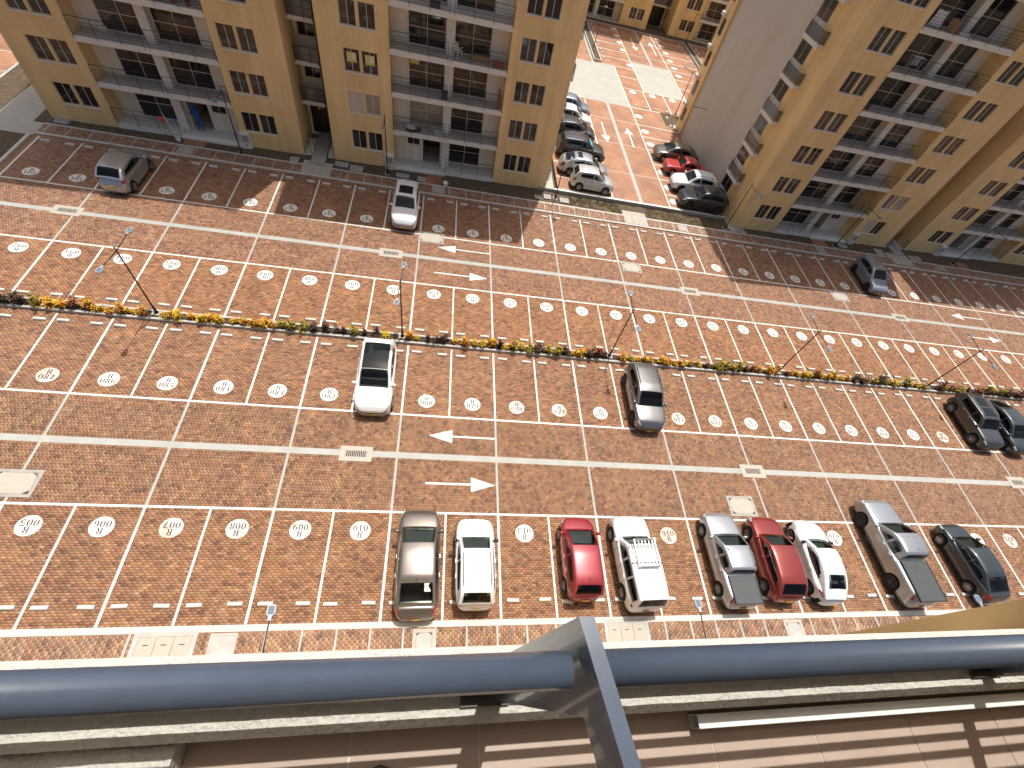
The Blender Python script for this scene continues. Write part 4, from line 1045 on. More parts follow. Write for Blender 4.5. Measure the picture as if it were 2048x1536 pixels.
def tinted_glass():
    m = bpy.data.materials.new('tinted_car_glass'); m.use_nodes = True; nt = m.node_tree; nt.nodes.remove(nt.nodes['Principled BSDF']); out = nt.nodes['Material Output']
    tr = nt.nodes.new('ShaderNodeBsdfTransparent'); tr.inputs[0].default_value = (.50, .56, .54, 1); gl = nt.nodes.new('ShaderNodeBsdfGlossy'); gl.inputs['Roughness'].default_value = .03
    fr = nt.nodes.new('ShaderNodeFresnel'); fr.inputs[0].default_value = 1.42; mx = nt.nodes.new('ShaderNodeMixShader')
    nt.links.new(fr.outputs[0], mx.inputs[0]); nt.links.new(tr.outputs[0], mx.inputs[1]); nt.links.new(gl.outputs[0], mx.inputs[2]); nt.links.new(mx.outputs[0], out.inputs[0]); return m
CM['glass_roof'] = CM['glass']; CM['glass'] = tinted_glass()
CM['int'] = mat('car_lining', (.035, .035, .037), .8); CM['seat'] = mat('seat_cloth', (.11, .108, .105), .85, var=.2, vscale=9); CM['dash'] = mat('dashboard', (.075, .075, .078), .6); CM['frit'] = mat('glass_edge_black', (.01, .01, .011), .3)
class Body:
    def __init__(s, S):
        s.S = S; s.L = S['L'] / 2; s.W = S['W'] / 2; s.n = S.get('n', 6.5)
        L = s.L
        s.hb = pchip([a * L for a, _ in S['hb']], [z for _, z in S['hb']])
        s.zt = pchip([a * L for a, _ in S['roof']], [z for _, z in S['roof']])
        s.x0 = max(a for a, _ in S['roof']) * L; s.x1 = min(a for a, _ in S['roof']) * L
        s.xw = S['wheels'][0] * L, S['wheels'][1] * L; s.rw = S.get('rw', .32)
        s.clr = S.get('clr', .24); s.k = S.get('k', .28); s.wg = S.get('wg', .925); s.crown = S.get('crown', .045); s.rz = S.get('rake', .10)
        s.bul = S.get('bulge', 0.0)
    def half(s, x):
        a = np.clip(np.abs(x) / s.L, 0, 1); return s.W * (1 - a ** s.n) ** (1 / s.n) * (1 - s.S.get('tap', .05) * a ** 2)
    def xth(s, th):
        c = np.cos(th); return np.sign(c) * np.abs(c) ** (2 / s.n) * s.L
    def wth(s, th):
        x = s.xth(th); a = np.abs(x) / s.L
        w = s.W * np.abs(np.sin(th)) ** (2 / s.n) * (1 - s.S.get('tap', .05) * a ** 2)
        if s.bul:
            g = sum(np.exp(-((x - q) / .5) ** 2) for q in s.xw); w = w * (1 - s.bul * (1 - np.clip(g, 0, 1)))
        return w
    def ctrl(s, th):
        """control polyline of the half section at angle th: 8 points (y, z)"""
        x = float(s.xth(th)); w = float(s.wth(th)); h = float(s.hb(x))
        arch = 0.0; Ra = s.rw + .055
        for q in s.xw:
            if abs(x - q) < Ra: arch = max(arch, s.rw + math.sqrt(Ra * Ra - (x - q) ** 2))
        z0 = max(s.clr + .08 * (abs(x) / s.L) ** 8, arch); z1 = max(z0 + .07, s.clr + .16); zm = max(z1 + .04, min(.56, h - .22)); zs = max(zm + .03, h - .13); zs2 = max(zs + .02, h - .045)
        return np.array([(w * .93, z0), (w * .985, z1), (w, zm), (w * .985, zs), (w * .935, zs2), (w * .84, h - .006), (w * .45, h + s.crown * .55), (0, h + s.crown * .8)])
    def B(s, th, v):
        C = s.ctrl(th); t = np.arange(8.); y = pchip(t, C[:, 0])(v); z = pchip(t, C[:, 1])(v); x = float(s.xth(th)); a = (abs(x) / s.L) ** 10
        zz = np.asarray(z); dx = -np.sign(x) * a * s.rz * ((zz - .45) / .35) ** 2 * np.where(zz > .45, 1, .6)
        return np.stack([x + dx, y, z], -1)
    # greenhouse
    def wb(s, x):
        a = (x - (s.x0 + s.x1) / 2) / ((s.x0 - s.x1) / 2); return s.W * s.wg * (1 - s.S.get('gtap', .10) * np.abs(a) ** 3)
    def zb(s, x): return s.hb(x) - .01
    def ye(s, x): return s.wb(x) - s.k * np.maximum(s.zt(x) - s.zb(x), 0)
    def ztop(s, x, y):
        e = s.ye(x); return s.zt(x) + s.crown * (1 - (y / e) ** 2)
    def side(s, x, z): return np.stack([x, s.wb(x) - s.k * (z - s.zb(x)), z], -1)
def patch_grid(fn, a, b):
    return np.array([[fn(p, q) for q in b] for p in a])
def normals(P):
    du = np.gradient(P, axis=0); dv = np.gradient(P, axis=1); n = np.cross(du, dv); l = np.linalg.norm(n, axis=-1, keepdims=True); return n / np.maximum(l, 1e-9)
def add_patch(name, P, m, parent, off=.006, outward=None, smooth=True):
    n = normals(P); c = P.reshape(-1, 3).mean(0); ref = outward if outward is not None else np.array([c[0] * .2, c[1], max(c[2] - .5, .1)])
    sg = 1 if (n.reshape(-1, 3).mean(0) @ ref) > 0 else -1
    b = MB(); b.grid(P + n * sg * off, flip=(sg > 0)); return b.build(name, m, parent, smooth)
def make_car(label, cat, x, y, head, S, group=None, z=0.0, name='parked_car'):
    t = thing(name, label, cat, (x, y, z), math.radians(head), group)
    bd = Body(S); L = bd.L; paint = S['paint']
    # ---- lower body
    thx = np.linspace(-.965, .965, 78) * L
    thx = np.concatenate([thx] + [np.array([q - bd.rw - .056, q - bd.rw - .053, q + bd.rw + .053, q + bd.rw + .056]) for q in bd.xw]); thx = np.unique(np.clip(thx, -.965 * L, .965 * L))
    def th_of(xx): r = np.abs(xx) / L; return np.arccos(np.sign(xx) * r ** (bd.n / 2))
    th = th_of(thx[::-1]); th = np.concatenate([np.concatenate([[1e-9], np.linspace(.0, th[0], 10)[1:-1] ** 1.0]), th, np.concatenate([np.linspace(th[-1], math.pi, 10)[1:-1], [math.pi - 1e-9]])])
    vv = np.concatenate([np.linspace(0, 2, 7), np.linspace(2, 5, 13)[1:], np.linspace(5, 7, 6)[1:]])
    half = np.array([bd.B(a, vv) for a in th]); mir = half[:, ::-1].copy(); mir[..., 1] *= -1
    b = MB(); b.grid(np.concatenate([half, mir[:, 1:]], 1), flip=True)
    xm = lambda f: sum(b.v[i][0] for i in f) / 4; ym = lambda f: abs(sum(b.v[i][1] for i in f)) / 4
    def inner(f):
        x_ = xm(f); return bd.x1 + .10 < x_ < bd.x0 - .10 and float(bd.zt(x_) - bd.zb(x_)) > .08 and ym(f) < float(bd.wb(x_)) - .12
    kp = [i for i, f in enumerate(b.f) if not inner(f)]; b.f = [b.f[i] for i in kp]; b.m = [b.m[i] for i in kp]
    b.build('body', paint, t, True)
    u = MB(); u.box(-L * .93, L * .93, -bd.W * .74, bd.W * .74, bd.clr - .02, .62); u.build('underbody', CM['under'], t)
    # ---- cabin
    xs = np.linspace(bd.x0, bd.x1, 110); G = []
    for xx in xs:
        zb, zt = float(bd.zb(xx)), float(bd.zt(xx)); e = float(bd.ye(xx)); wb = float(bd.wb(xx)); h = max(zt - zb, 0.0); r = min(.07, h * .4)
        row = [(wb, zb - .05), (wb, zb)] + [tuple((bd.wb(xx) - bd.k * f * (h - r), zb + f * (h - r))) for f in (.35, .7, 1.0)]
        ee = e - .0; row += [(wb - bd.k * (h - .35 * r) - .12 * r, zt - .32 * r), (ee - .55 * r, zt - .05 * r)]
        row += [(ee * f - .0, zt + bd.crown * (1 - f * f)) for f in (.82, .6, .3, 0)]
        G.append([(xx, float(yy), float(zz)) for yy, zz in row])
    G = np.array(G); Gm = G[:, ::-1].copy(); Gm[..., 1] *= -1
    b = MB(); b.grid(np.concatenate([G, Gm[:, 1:]], 1), flip=True); 
    zr = max(z for _, z in S['roof']); xf = S['ws'][0] * L, S['ws'][1] * L; xr = S['rw_'][0] * L, S['rw_'][1] * L
    wz0, wz1 = S.get('wz', (.05, .09)); xsf = np.linspace(bd.x0, bd.x1, 200); ztf = bd.zt(xsf); zbf = bd.zb(xsf)
    def xlim(zz, front):
        q = xsf[ztf - .085 >= zz]; return (q[0] if front else q[-1]) if len(q) else None
    rwm = S.get('rear_margin', .10)
    def under_glass(p):
        x_, y_, z_ = p; e = float(np.interp(-x_, -xsf, bd.ye(xsf)))
        top_y = abs(y_) < e - .02 or z_ > float(np.interp(-x_, -xsf, ztf)) - .02
        if top_y:
            return (xf[1] < x_ < xf[0] and abs(y_) < e - .085) or (xr[1] < x_ < xr[0] and abs(y_) < e - rwm)
        zb_ = float(np.interp(-x_, -xsf, zbf)); zt_ = float(np.interp(-x_, -xsf, ztf))
        if not (zb_ + wz0 < z_ < min(zr - wz1, zt_ - wz1)): return False
        a = xlim(z_, True); c = xlim(z_, False)
        if a is None: return False
        return any(max(fb * L, c + S.get('cpil', .12)) < x_ < min(fa * L, a - S.get('apil', .10)) for fa, fb in S['side'])
    ug = [under_glass(p) for p in b.v]; nf = []; nm = []
    for f in b.f:
        if all(ug[i] for i in f): continue
        nf.append(f); nm.append(0)
    b.f, b.m = nf, nm
    roofm = S.get('roofpaint', paint)
    b.build('cabin', roofm, t, True)
    # ---- what shows through the glass: lining, seats, dashboard, steering wheel
    xa, xb_ = bd.x1 + .18, bd.x0 - .12; wi = float(bd.wb((xa + xb_) / 2)) - .07; zbm = float(bd.zb((xa + xb_) / 2))
    q = MB(); q.box(xa, xb_, -wi, wi, .34, .40)
    for sg in (1, -1): q.box(xa + .1, xb_ - .25, *sorted((sg * wi, sg * (wi - .03))), .401, zbm - .02)
    q.box(xa - .03, xa, -wi, wi, .401, zbm - .06); q.build('lining', CM['int'], t)
    q = MB(); q.box(xf[0] - .62, xb_ + .02, -wi + .04, wi - .04, zbm - .22, zbm - .055); q.build('dashboard', CM['dash'], t)
    def seat(nm, xc, y0, y1):
        q = MB(); q.box(xc - .25, xc + .25, y0, y1, .42, .60); n_ = len(q.v); q.box(xc - .32, xc - .18, y0, y1, .60, min(zr - .34, 1.22))
        for i in range(n_ + 4, n_ + 8): q.v[i] = (q.v[i][0] - .14, q.v[i][1] * .98, q.v[i][2])
        for ym_ in ([(y0 + y1) / 2] if nm == 'seat' else [y0 * .6, y1 * .6]): q.box(xc - .45, xc - .34, ym_ - .12, ym_ + .12, min(zr - .33, 1.23), min(zr - .14, 1.40))
        q.build(nm, CM['seat'], t)
    fx_ = xf[1] - .28
    seat('seat', fx_, .10, wi - .14); seat('seat', fx_, -wi + .14, -.10)
    if xa < fx_ - 1.2: seat('rear_seat', max(fx_ - .92, xa + .45), -wi + .12, wi - .12)
    q = MB(); cx_, cy_, cz_ = xf[0] - .72, .36, zbm + .02
    for i in range(14):
        a0, a1 = 2 * math.pi * i / 14, 2 * math.pi * (i + 1) / 14; P0, P1 = [(cx_ - .07 * math.sin(a_), cy_ + .18 * math.cos(a_), cz_ + .16 * math.sin(a_)) for a_ in (a0, a1)]
        q.tube(P0, P1, .016, n=5)
    q.tube((cx_, cy_ - .17, cz_), (cx_, cy_ + .17, cz_), .02, n=5); q.build('steering_wheel', CM['int'], t)
    # ---- glass: windscreen, rear window, side windows
    def top(xx, f, m=.085): yy = f * (bd.ye(xx) - m); return np.array([xx, yy, float(bd.ztop(xx, yy))])
    add_patch('windscreen', patch_grid(lambda p, q: top(p, q), np.linspace(*xf, 12), np.linspace(-1, 1, 13)), CM['glass'], t, .007, np.array([.6, 0, 1.]))
    add_patch('rear_window', patch_grid(lambda p, q: top(p, q, rwm), np.linspace(*xr, 10), np.linspace(-1, 1, 13)), CM['glass'], t, .007, np.array([-.7, 0, 1.]))
    for sgn in (1, -1):
        for (fa, fb) in S['side']:
            rows = []
            zlo = lambda xx: bd.zb(xx) + wz0
            zmax = zr - wz1
            pts = []
            nz = 9
            for i in range(nz):
                f = i / (nz - 1); row = []
                # z varies a little along the belt line; limits follow the pillars
                zm = (float(bd.zb((fa + fb) / 2 * L)) + wz0) * (1 - f) + zmax * f
                a = xlim(zm, True); c = xlim(zm, False)
                if a is None: continue
                xa = min(fa * L, a - S.get('apil', .10)); xb = max(fb * L, c + S.get('cpil', .12))
                if xa - xb < .06: xb = xa - .06
                for xx in np.linspace(xa, xb, 12):
                    zz = (float(bd.zb(xx)) + wz0) * (1 - f) + min(zmax, float(bd.zt(xx)) - wz1) * f
                    p = bd.side(np.array(xx), np.array(zz)); row.append((p[0], sgn * p[1], p[2]))
                pts.append(row)
            P = np.array(pts); add_patch('side_window', P, CM['glass'], t, .006, np.array([0, sgn, .3]))
    def bpatch(name, t0, t1, v0, v1, m, off=.006, sgn=(1, -1), nt=8, nv=6, parent=None):
        for sg in sgn:
            P = np.array([bd.B(a, np.linspace(v0, v1, nv)) for a in np.linspace(t0, t1, nt)]); P[..., 1] *= sg
            c = P.reshape(-1, 3).mean(0); add_patch(name, P, m, parent or t, off, np.array([c[0] * 1.5, c[1], .25]))
    def full(name, t0, v0, v1, m, off=.006, rear=False):
        P = []
        for a in np.linspace(-t0, t0, 15):
            th_ = abs(a) if not rear else math.pi - abs(a); th_ = min(max(th_, 1e-7), math.pi - 1e-7); q = bd.B(th_, np.linspace(v0, v1, 6)); q[:, 1] *= (1 if a >= 0 else -1); P.append(q)
        P = np.array(P); add_patch(name, P, m, t, off, np.array([-1. if rear else 1., 0, .1]))
    hl = S.get('head', (.42, .95, 3.0, 4.15)); bpatch('headlight', hl[0], hl[1], hl[2], hl[3], CM['lamp'])
    tl = S.get('tail', (.45, .98, 2.5, 4.2)); bpatch('tail_light', math.pi - tl[0], math.pi - tl[1], tl[2], tl[3], CM['red'])
    full('grille', S.get('grw', .36), 2.5, 3.3, CM['black']); full('lower_grille', .5, .5, 1.5, CM['black'])
    if S.get('trim'): 
        for sg in (1, -1): bpatch('sill_trim', .62, math.pi - .62, 0.02, S['trim'], CM['black'], .005, (sg,), nt=90)
        full('bumper_trim', .62, 0.02, 1.1, CM['black'], .004, True)
    for xx in S.get('doors', (.24, -.13, -.42)):
        for sg in (1, -1):
            P = np.array([bd.B(float(th_of(np.array(q))), np.linspace(.9, 4.4, 10)) for q in (xx * L - .006, xx * L + .006)]); P[..., 1] *= sg
            add_patch('door_seam', P, CM['seam'], t, .0025, np.array([0, sg, .25]))
    for xx in S.get('handles', (-.02, -.34)):
        for sg in (1, -1):
            p = bd.B(float(th_of(np.array(xx * L))), np.array([3.15]))[0]; h = MB(); h.box(p[0] - .085, p[0] + .085, *sorted((sg * (p[1] - .02), sg * (p[1] + .014))), p[2] - .012, p[2] + .012)
            h.build('door_handle', S.get('handlem', paint), t)
    # mirrors
    for sg in (1, -1):
        q = xf[0] - .16; yb = float(bd.wb(q)); zb = float(bd.zb(q)); mm = MB()
        prof = [(.0, -.11), (.065, -.10), (.09, 0), (.065, .10), (0, .11)]
        mm.lathe([(r_, h_) for r_, h_ in prof], (q, sg * (yb + .15), zb + .07), 10, 0, 'y'); mm.box(q - .03, q + .03, *sorted((sg * (yb - .02), sg * (yb + .08))), zb + .0, zb + .04)
        mm.build('wing_mirror', S.get('mirror', paint), t, True)
    # plates
    for nm, sx, zz in (('front_plate', 1, .40), ('rear_plate', -1, S.get('pz', .62))):
        xx = sx * (L - .004 - S.get('pin', .0)); p = MB(); p.box(*sorted((xx, xx + sx * .015)), -.165, .165, zz - .05, zz + .05); p.build(nm, CM['plate'], t)
    # bonnet and boot shut lines
    if 'bonnet' in S:
        for sg in (1, -1):
            P = np.array([[bd.B(float(th_of(np.array(xx))), np.array([v_]))[0] for v_ in (5.02, 5.08)] for xx in np.linspace(.90 * L, xf[0] + .05, 14)]); P[..., 1] *= sg
            add_patch('bonnet_seam', P, CM['seam'], t, .002, np.array([0, 0, 1.]))
    wp = MB(); 
    for a, c in ((-.1, -.6), (.5, .02)):
        p, q = top(xf[0] - .04, a * .9), top(xf[0] - .10, c * .9); wp.tube(Vector(p) + Vector((0, 0, .012)), Vector(q) + Vector((0, 0, .02)), .009, n=5)
    wp.build('wiper', CM['black'], t)
    for q in bd.xw:
        for sg in (1, -1):
            tm, rm = wheel_mesh(bd.rw, .20, S.get('rim', 'five')); w_ = put('wheel', tm, t, (q, sg * (bd.W - .115), bd.rw), 0 if sg > 0 else math.pi)
            put('rim', rm, w_)
    def deck(name, xa, xb, f, m, off=.008):
        add_patch(name, patch_grid(lambda p, q: top(p, q * f, .0), np.linspace(xa * L, xb * L, 8), np.linspace(-1, 1, 9)), m, t, off, np.array([0, 0, 1.]))
    for nm, xa, xb, f, m in S.get('roofpatch', []): deck(nm, xa, xb, f, m)
    for m in S.get('rails', []):
        for sg in (1, -1):
            r = MB(); pts = [Vector(top(xx * L, sg * .86, .0)) + Vector((0, 0, .055)) for xx in np.linspace(S.get('railx', (.08, -.62))[0], S.get('railx', (.08, -.62))[1], 9)]
            pts[0].z -= .05; pts[-1].z -= .05
            for a, c in zip(pts[:-1], pts[1:]): r.tube(a, c, .018, n=6)
            r.build('roof_rail', m, t)
    if S.get('ant'):
        p = Vector(top(S['ant'] * L, 0.0)); a = MB(); a.tube(p, p + Vector((-.03, 0, .03)), .025, .018, 6); a.tube(p + Vector((-.02, 0, .02)), p + Vector((-.16, 0, .17)), .006, n=5); a.build('antenna', CM['black'], t)
    return t, bd
P_ = dict(bronze=car_paint('bronze_paint', (.19, .165, .145), .75, .3), white=car_paint('white_paint', (.72, .73, .73)), red=car_paint('red_paint', (.27, .018, .03), .25), silver=car_paint('silver_paint', (.42, .44, .46), .7, .33), red2=car_paint('brick_red_paint', (.24, .03, .022), .35), dk=car_paint('slate_paint', (.035, .045, .05), .4), grey=car_paint('grey_paint', (.20, .20, .20), .75, .32), dkgrey=car_paint('graphite_paint', (.055, .056, .058), .5), black=car_paint('black_paint_car', (.008, .008, .009)), blue=car_paint('blue_grey_paint', (.27, .32, .40), .5), pale=car_paint('pale_silver_paint', (.52, .53, .53), .4), bred=car_paint('bright_red_paint', (.42, .02, .02), .0))
SED = dict(L=4.75, W=1.83, hb=[(1, .62), (.96, .74), (.85, .84), (.62, .93), (.4, .98), (0, 1.0), (-.5, 1.02), (-.70, 1.05), (-.88, 1.06), (-.97, 1.02), (-1, .88)], roof=[(.61, .92), (.42, 1.18), (.22, 1.42), (-.02, 1.49), (-.32, 1.46), (-.48, 1.36), (-.66, 1.20), (-.82, 1.05)], ws=(.575, .235), rw_=(-.46, -.775), side=[(.48, .0), (-.05, -.46)], wheels=(.62, -.56), bonnet=1, ant=-.40, cpil=.2, doors=(.30, -.03, -.38), handles=(.06, -.28))
HAT = dict(L=4.05, W=1.78, hb=[(1, .66), (.95, .78), (.8, .88), (.5, .99), (.3, 1.03), (-.4, 1.06), (-.8, 1.06), (-.95, 1.0), (-1, .82)], roof=[(.52, .98), (.34, 1.26), (.14, 1.50), (-.1, 1.56), (-.5, 1.54), (-.74, 1.47), (-.84, 1.30), (-.93, 1.02)], ws=(.49, .16), rw_=(-.75, -.905), side=[(.40, -.04), (-.08, -.66)], wheels=(.60, -.62), bonnet=1, n=6, cpil=.22, tail=(.42, .95, 2.7, 4.4), doors=(.27, -.10, -.44), rear_margin=.12)
SUV = dict(L=4.65, W=1.92, hb=[(1, .72), (.95, .90), (.8, 1.0), (.5, 1.09), (.3, 1.12), (-.4, 1.16), (-.8, 1.15), (-.95, 1.06), (-1, .82)], roof=[(.46, 1.07), (.30, 1.34), (.12, 1.60), (-.1, 1.68), (-.55, 1.66), (-.76, 1.58), (-.88, 1.36), (-.96, 1.08)], ws=(.435, .14), rw_=(-.78, -.92), side=[(.36, -.06), (-.10, -.64)], wheels=(.61, -.60), rw=.36, clr=.27, trim=.75, bonnet=1, cpil=.25, tail=(.42, .95, 2.7, 4.4), ant=-.7)
def mk(base, **k): d = dict(base); d.update(k); return d
def C(label, cat, x, y, head, S, **k): return make_car(label, cat, x, y, head, S, **k)
# near row, noses to the road
bt_, bb_ = C('bronze brown sedan with a pale paper behind its rear window', 'car', -3.62, -2.47, 91, mk(SED, paint=P_['bronze'], rim='multi'))
C('white hatchback with dark roof rails beside the bronze sedan', 'car', -1.19, -2.49, 90.3, mk(HAT, L=4.0, W=1.74, paint=P_['white'], rails=[CM['rail']], railx=(.08, -.62), mirror=CM['black'], ant=.05))
C('dark red compact hatchback left of the white boxy wagon', 'car', 3.66, -2.25, 90, mk(HAT, L=3.9, W=1.72, n=5, paint=P_['red'], ant=-.62, roof=[(.63, .96), (.42, 1.24), (.12, 1.50), (-.12, 1.56), (-.5, 1.53), (-.72, 1.46), (-.84, 1.28), (-.93, 1.02)], ws=(.59, .14), side=[(.46, -.02), (-.06, -.64)]))
wag = mk(SUV, L=4.5, W=1.83, paint=P_['white'], n=8, hb=[(1, .72), (.95, .92), (.8, .98), (.45, 1.04), (0, 1.06), (-.6, 1.08), (-.95, 1.08), (-1, .9)], roof=[(.48, 1.03), (.36, 1.25), (.20, 1.62), (0, 1.70), (-.5, 1.72), (-.88, 1.70), (-.93, 1.42), (-.985, 1.08)], ws=(.46, .22), rw_=(-.885, -.965), side=[(.34, -.02), (-.06, -.40), (-.44, -.86)], k=.2, cpil=.12, trim=None, rear_margin=.1, tail=(.5, .8, 2.6, 4.0))
wt, wbd = C('white boxy wagon with a silver roof basket', 'car', 6.36, -2.42, 91.5, wag)
rk_ = MB(); z_ = 1.83
for yy in (-.5, .5): rk_.tube((.62, yy, z_), (-.62, yy, z_), .022, n=7); rk_.tube((.62, yy, z_ + .1), (-.62, yy, z_ + .1), .016, n=6)
for yy in np.linspace(-.42, .42, 6): rk_.tube((.6, yy, z_ - .01), (-.6, yy, z_ - .01), .018, n=6)
for xx in (.62, -.62): rk_.tube((xx, -.5, z_), (xx, .5, z_), .022, n=7); rk_.tube((xx, -.5, z_ + .1), (xx, .5, z_ + .1), .016, n=6)
for xx in (.35, -.4): rk_.tube((xx, -.74, z_ - .03), (xx, .74, z_ - .03), .02, n=6)
for xx in (.35, -.4):
    for yy in (-.68, .68): rk_.tube((xx, yy, z_ - .03), (xx, yy * 1.02, z_ - .15), .02, n=6)
rk_.build('roof_basket', CM['alloy'], wt)
PICK = dict(L=4.75, W=1.80, hb=[(1, .68), (.95, .84), (.8, .93), (.5, 1.03), (.3, 1.06), (-.30, 1.09), (-.36, 1.12), (-.6, 1.12), (-.97, 1.12), (-1, .95)], roof=[(.47, 1.01), (.30, 1.28), (.12, 1.52), (-.05, 1.59), (-.30, 1.58), (-.36, 1.50), (-.40, 1.10)], ws=(.44, .14), rw_=(-.355, -.385), side=[(.36, .0), (-.04, -.28)], wheels=(.62, -.60), rw=.33, clr=.27, bonnet=1, n=8, cpil=.1, doors=(.25, -.06, -.33), handles=(-.01, -.27), tail=(.5, .8, 2.6, 4.2))
def bed(t, bd, xa, xb, wd, m=None, h=.02):
    L = bd.L; b = MB(); z = float(bd.hb((xa + xb) / 2 * L)) + bd.crown * .8
    b.box(xb * L, xa * L, -wd, wd, z - .05, z + h); b.build('bed_cover', m or CM['cover'], t)
    s = MB()
    for sg in (1, -1): s.box(xb * L, xa * L, *sorted((sg * (wd + .005), sg * (wd + .06))), z - .06, z + h + .012)
    s.box(xb * L - .05, xb * L - .005, -wd - .06, wd + .06, z - .06, z + h + .012); s.build('bed_rail', CM['black'], t)
t, bd = C('small silver pickup with a dark covered bed', 'pickup', 11.32, -2.25, 90.3, mk(PICK, paint=P_['silver'], rails=[CM['black']], railx=(.08, -.3)))
bed(t, bd, -.42, -.955, .66)
C('brick red hatchback parked tight beside the small silver pickup', 'car', 13.9, -2.2, 88.6, mk(HAT, L=4.35, W=1.80, paint=P_['red2'], rim='multi', ant=None, ws=(.47, .15), roof=[(.50, .97), (.32, 1.25), (.12, 1.48), (-.1, 1.53), (-.5, 1.49), (-.70, 1.40), (-.82, 1.22), (-.92, 1.02)], rw_=(-.70, -.89)))
BUG = dict(L=4.4, W=1.86, n=3.6, tap=.0, bulge=.10, hb=[(1, .62), (.94, .80), (.8, .93), (.55, 1.02), (.3, 1.05), (-.3, 1.06), (-.6, 1.05), (-.85, .96), (-.96, .82), (-1, .66)], roof=[(.46, 1.0), (.32, 1.24), (.14, 1.46), (-.06, 1.54), (-.35, 1.50), (-.60, 1.34), (-.80, 1.10), (-.92, .93)], ws=(.43, .15), rw_=(-.44, -.72), side=[(.36, -.48)], wheels=(.60, -.58), rw=.34, wg=.80, gtap=.22, bonnet=None, doors=(.28, -.28), handles=(-.18,), head=(.75, 1.02, 3.2, 4.6), tail=(.75, 1.0, 3.3, 4.4), rim='multi', crown=.09, cpil=.3, rear_margin=.16, grw=.1, ant=-.3)
b_ = mk(BUG, paint=P_['white'], mirror=CM['black']); b_.pop('bonnet')
C('rounded white retro coupe with dark tail lights and bulging wheel arches', 'car', 16.33, -2.35, 88, b_)
DC = mk(PICK, L=5.9, W=2.02, hb=[(1, .85), (.96, 1.02), (.8, 1.10), (.5, 1.17), (.3, 1.20), (-.25, 1.24), (-.30, 1.28), (-.6, 1.29), (-.97, 1.29), (-1, 1.05)], roof=[(.46, 1.14), (.32, 1.44), (.16, 1.74), (0, 1.82), (-.16, 1.80), (-.215, 1.70), (-.26, 1.24)], ws=(.435, .18), rw_=(-.215, -.245), side=[(.38, .10), (.06, -.14)], wheels=(.60, -.56), rw=.40, clr=.34, doors=(.29, .08, -.19), handles=(.07, -.13), paint=P_['silver'], rim='dark', rails=[], ant=-.12, handlem=CM['chrome'])
t, bd = C('large silver double cab pickup with a grey bed cover, longest vehicle in its row', 'pickup', 21.5, -1.75, 90.3, DC)
bed(t, bd, -.28, -.955, .76)
rb = MB()
for yy in np.linspace(-.5, .5, 7):
    for a, c in zip(np.linspace(.12, -.15, 6)[:-1], np.linspace(.12, -.15, 6)[1:]):
        rb.box(c * bd.L, a * bd.L, yy - .012, yy + .012, float(bd.ztop(a * bd.L, yy)) - .02, float(bd.ztop((a + c) / 2 * bd.L, yy)) + .012)
rb.build('roof_rib', DC['paint'], t)['kind'] = 'stuff'
C('dark slate green sedan at the right end of the near row', 'car', 26.33, -2.4, 92.3, mk(SED, L=4.45, W=1.74, paint=P_['dk'], rim='five'))
# second row, noses towards the near road
t, bd = C('white estate car with a black panoramic roof in the second row', 'car', -6.42, 7.45, -89.5, mk(SUV, L=4.75, W=1.92, paint=P_['white'], trim=None, hb=[(1, .66), (.95, .82), (.8, .93), (.5, 1.03), (.3, 1.07), (-.4, 1.10), (-.8, 1.10), (-.95, 1.02), (-1, .8)], roof=[(.48, 1.02), (.30, 1.27), (.10, 1.50), (-.1, 1.57), (-.55, 1.55), (-.76, 1.47), (-.88, 1.30), (-.96, 1.04)], ws=(.46, .115), rw=.34, clr=.24, rim='multi', roofpatch=[('panoramic_roof', .108, -.62, .86, CM['glass_roof'])], grw=.5, handlem=CM['chrome']))
C('silver grey sport utility car with dark lower trim in the second row', 'car', 8.9, 7.4, -91, mk(SUV, L=4.55, paint=P_['grey'], rim='dark', rails=[P_['grey']], roofpatch=[], trim=.9, mirror=P_['grey']))
mini = mk(SUV, L=4.35, W=1.87, paint=P_['dkgrey'], n=6.5, trim=.8, rim='multi', hb=[(1, .74), (.94, .93), (.8, 1.0), (.5, 1.06), (.3, 1.09), (-.4, 1.12), (-.8, 1.12), (-.95, 1.05), (-1, .82)], roof=[(.44, 1.05), (.32, 1.32), (.18, 1.57), (0, 1.63), (-.55, 1.62), (-.80, 1.56), (-.90, 1.34), (-.96, 1.08)], ws=(.42, .2), rails=[CM['chrome']], railx=(.12, -.7), roofpatch=[('sunroof', .10, -.22, .7, CM['glass_roof']), ('sunroof', -.28, -.62, .7, CM['glass_roof'])], mirror=P_['dkgrey'], handlem=CM['chrome'])
C('graphite boxy crossover with twin sunroofs in the second row at the right', 'car', 34.0, 7.5, -92, mini)
C('black green car cut by the right edge of the photo beside the graphite crossover', 'car', 36.6, 7.4, -91, mk(SED, L=4.5, paint=P_['dk'], ant=None))
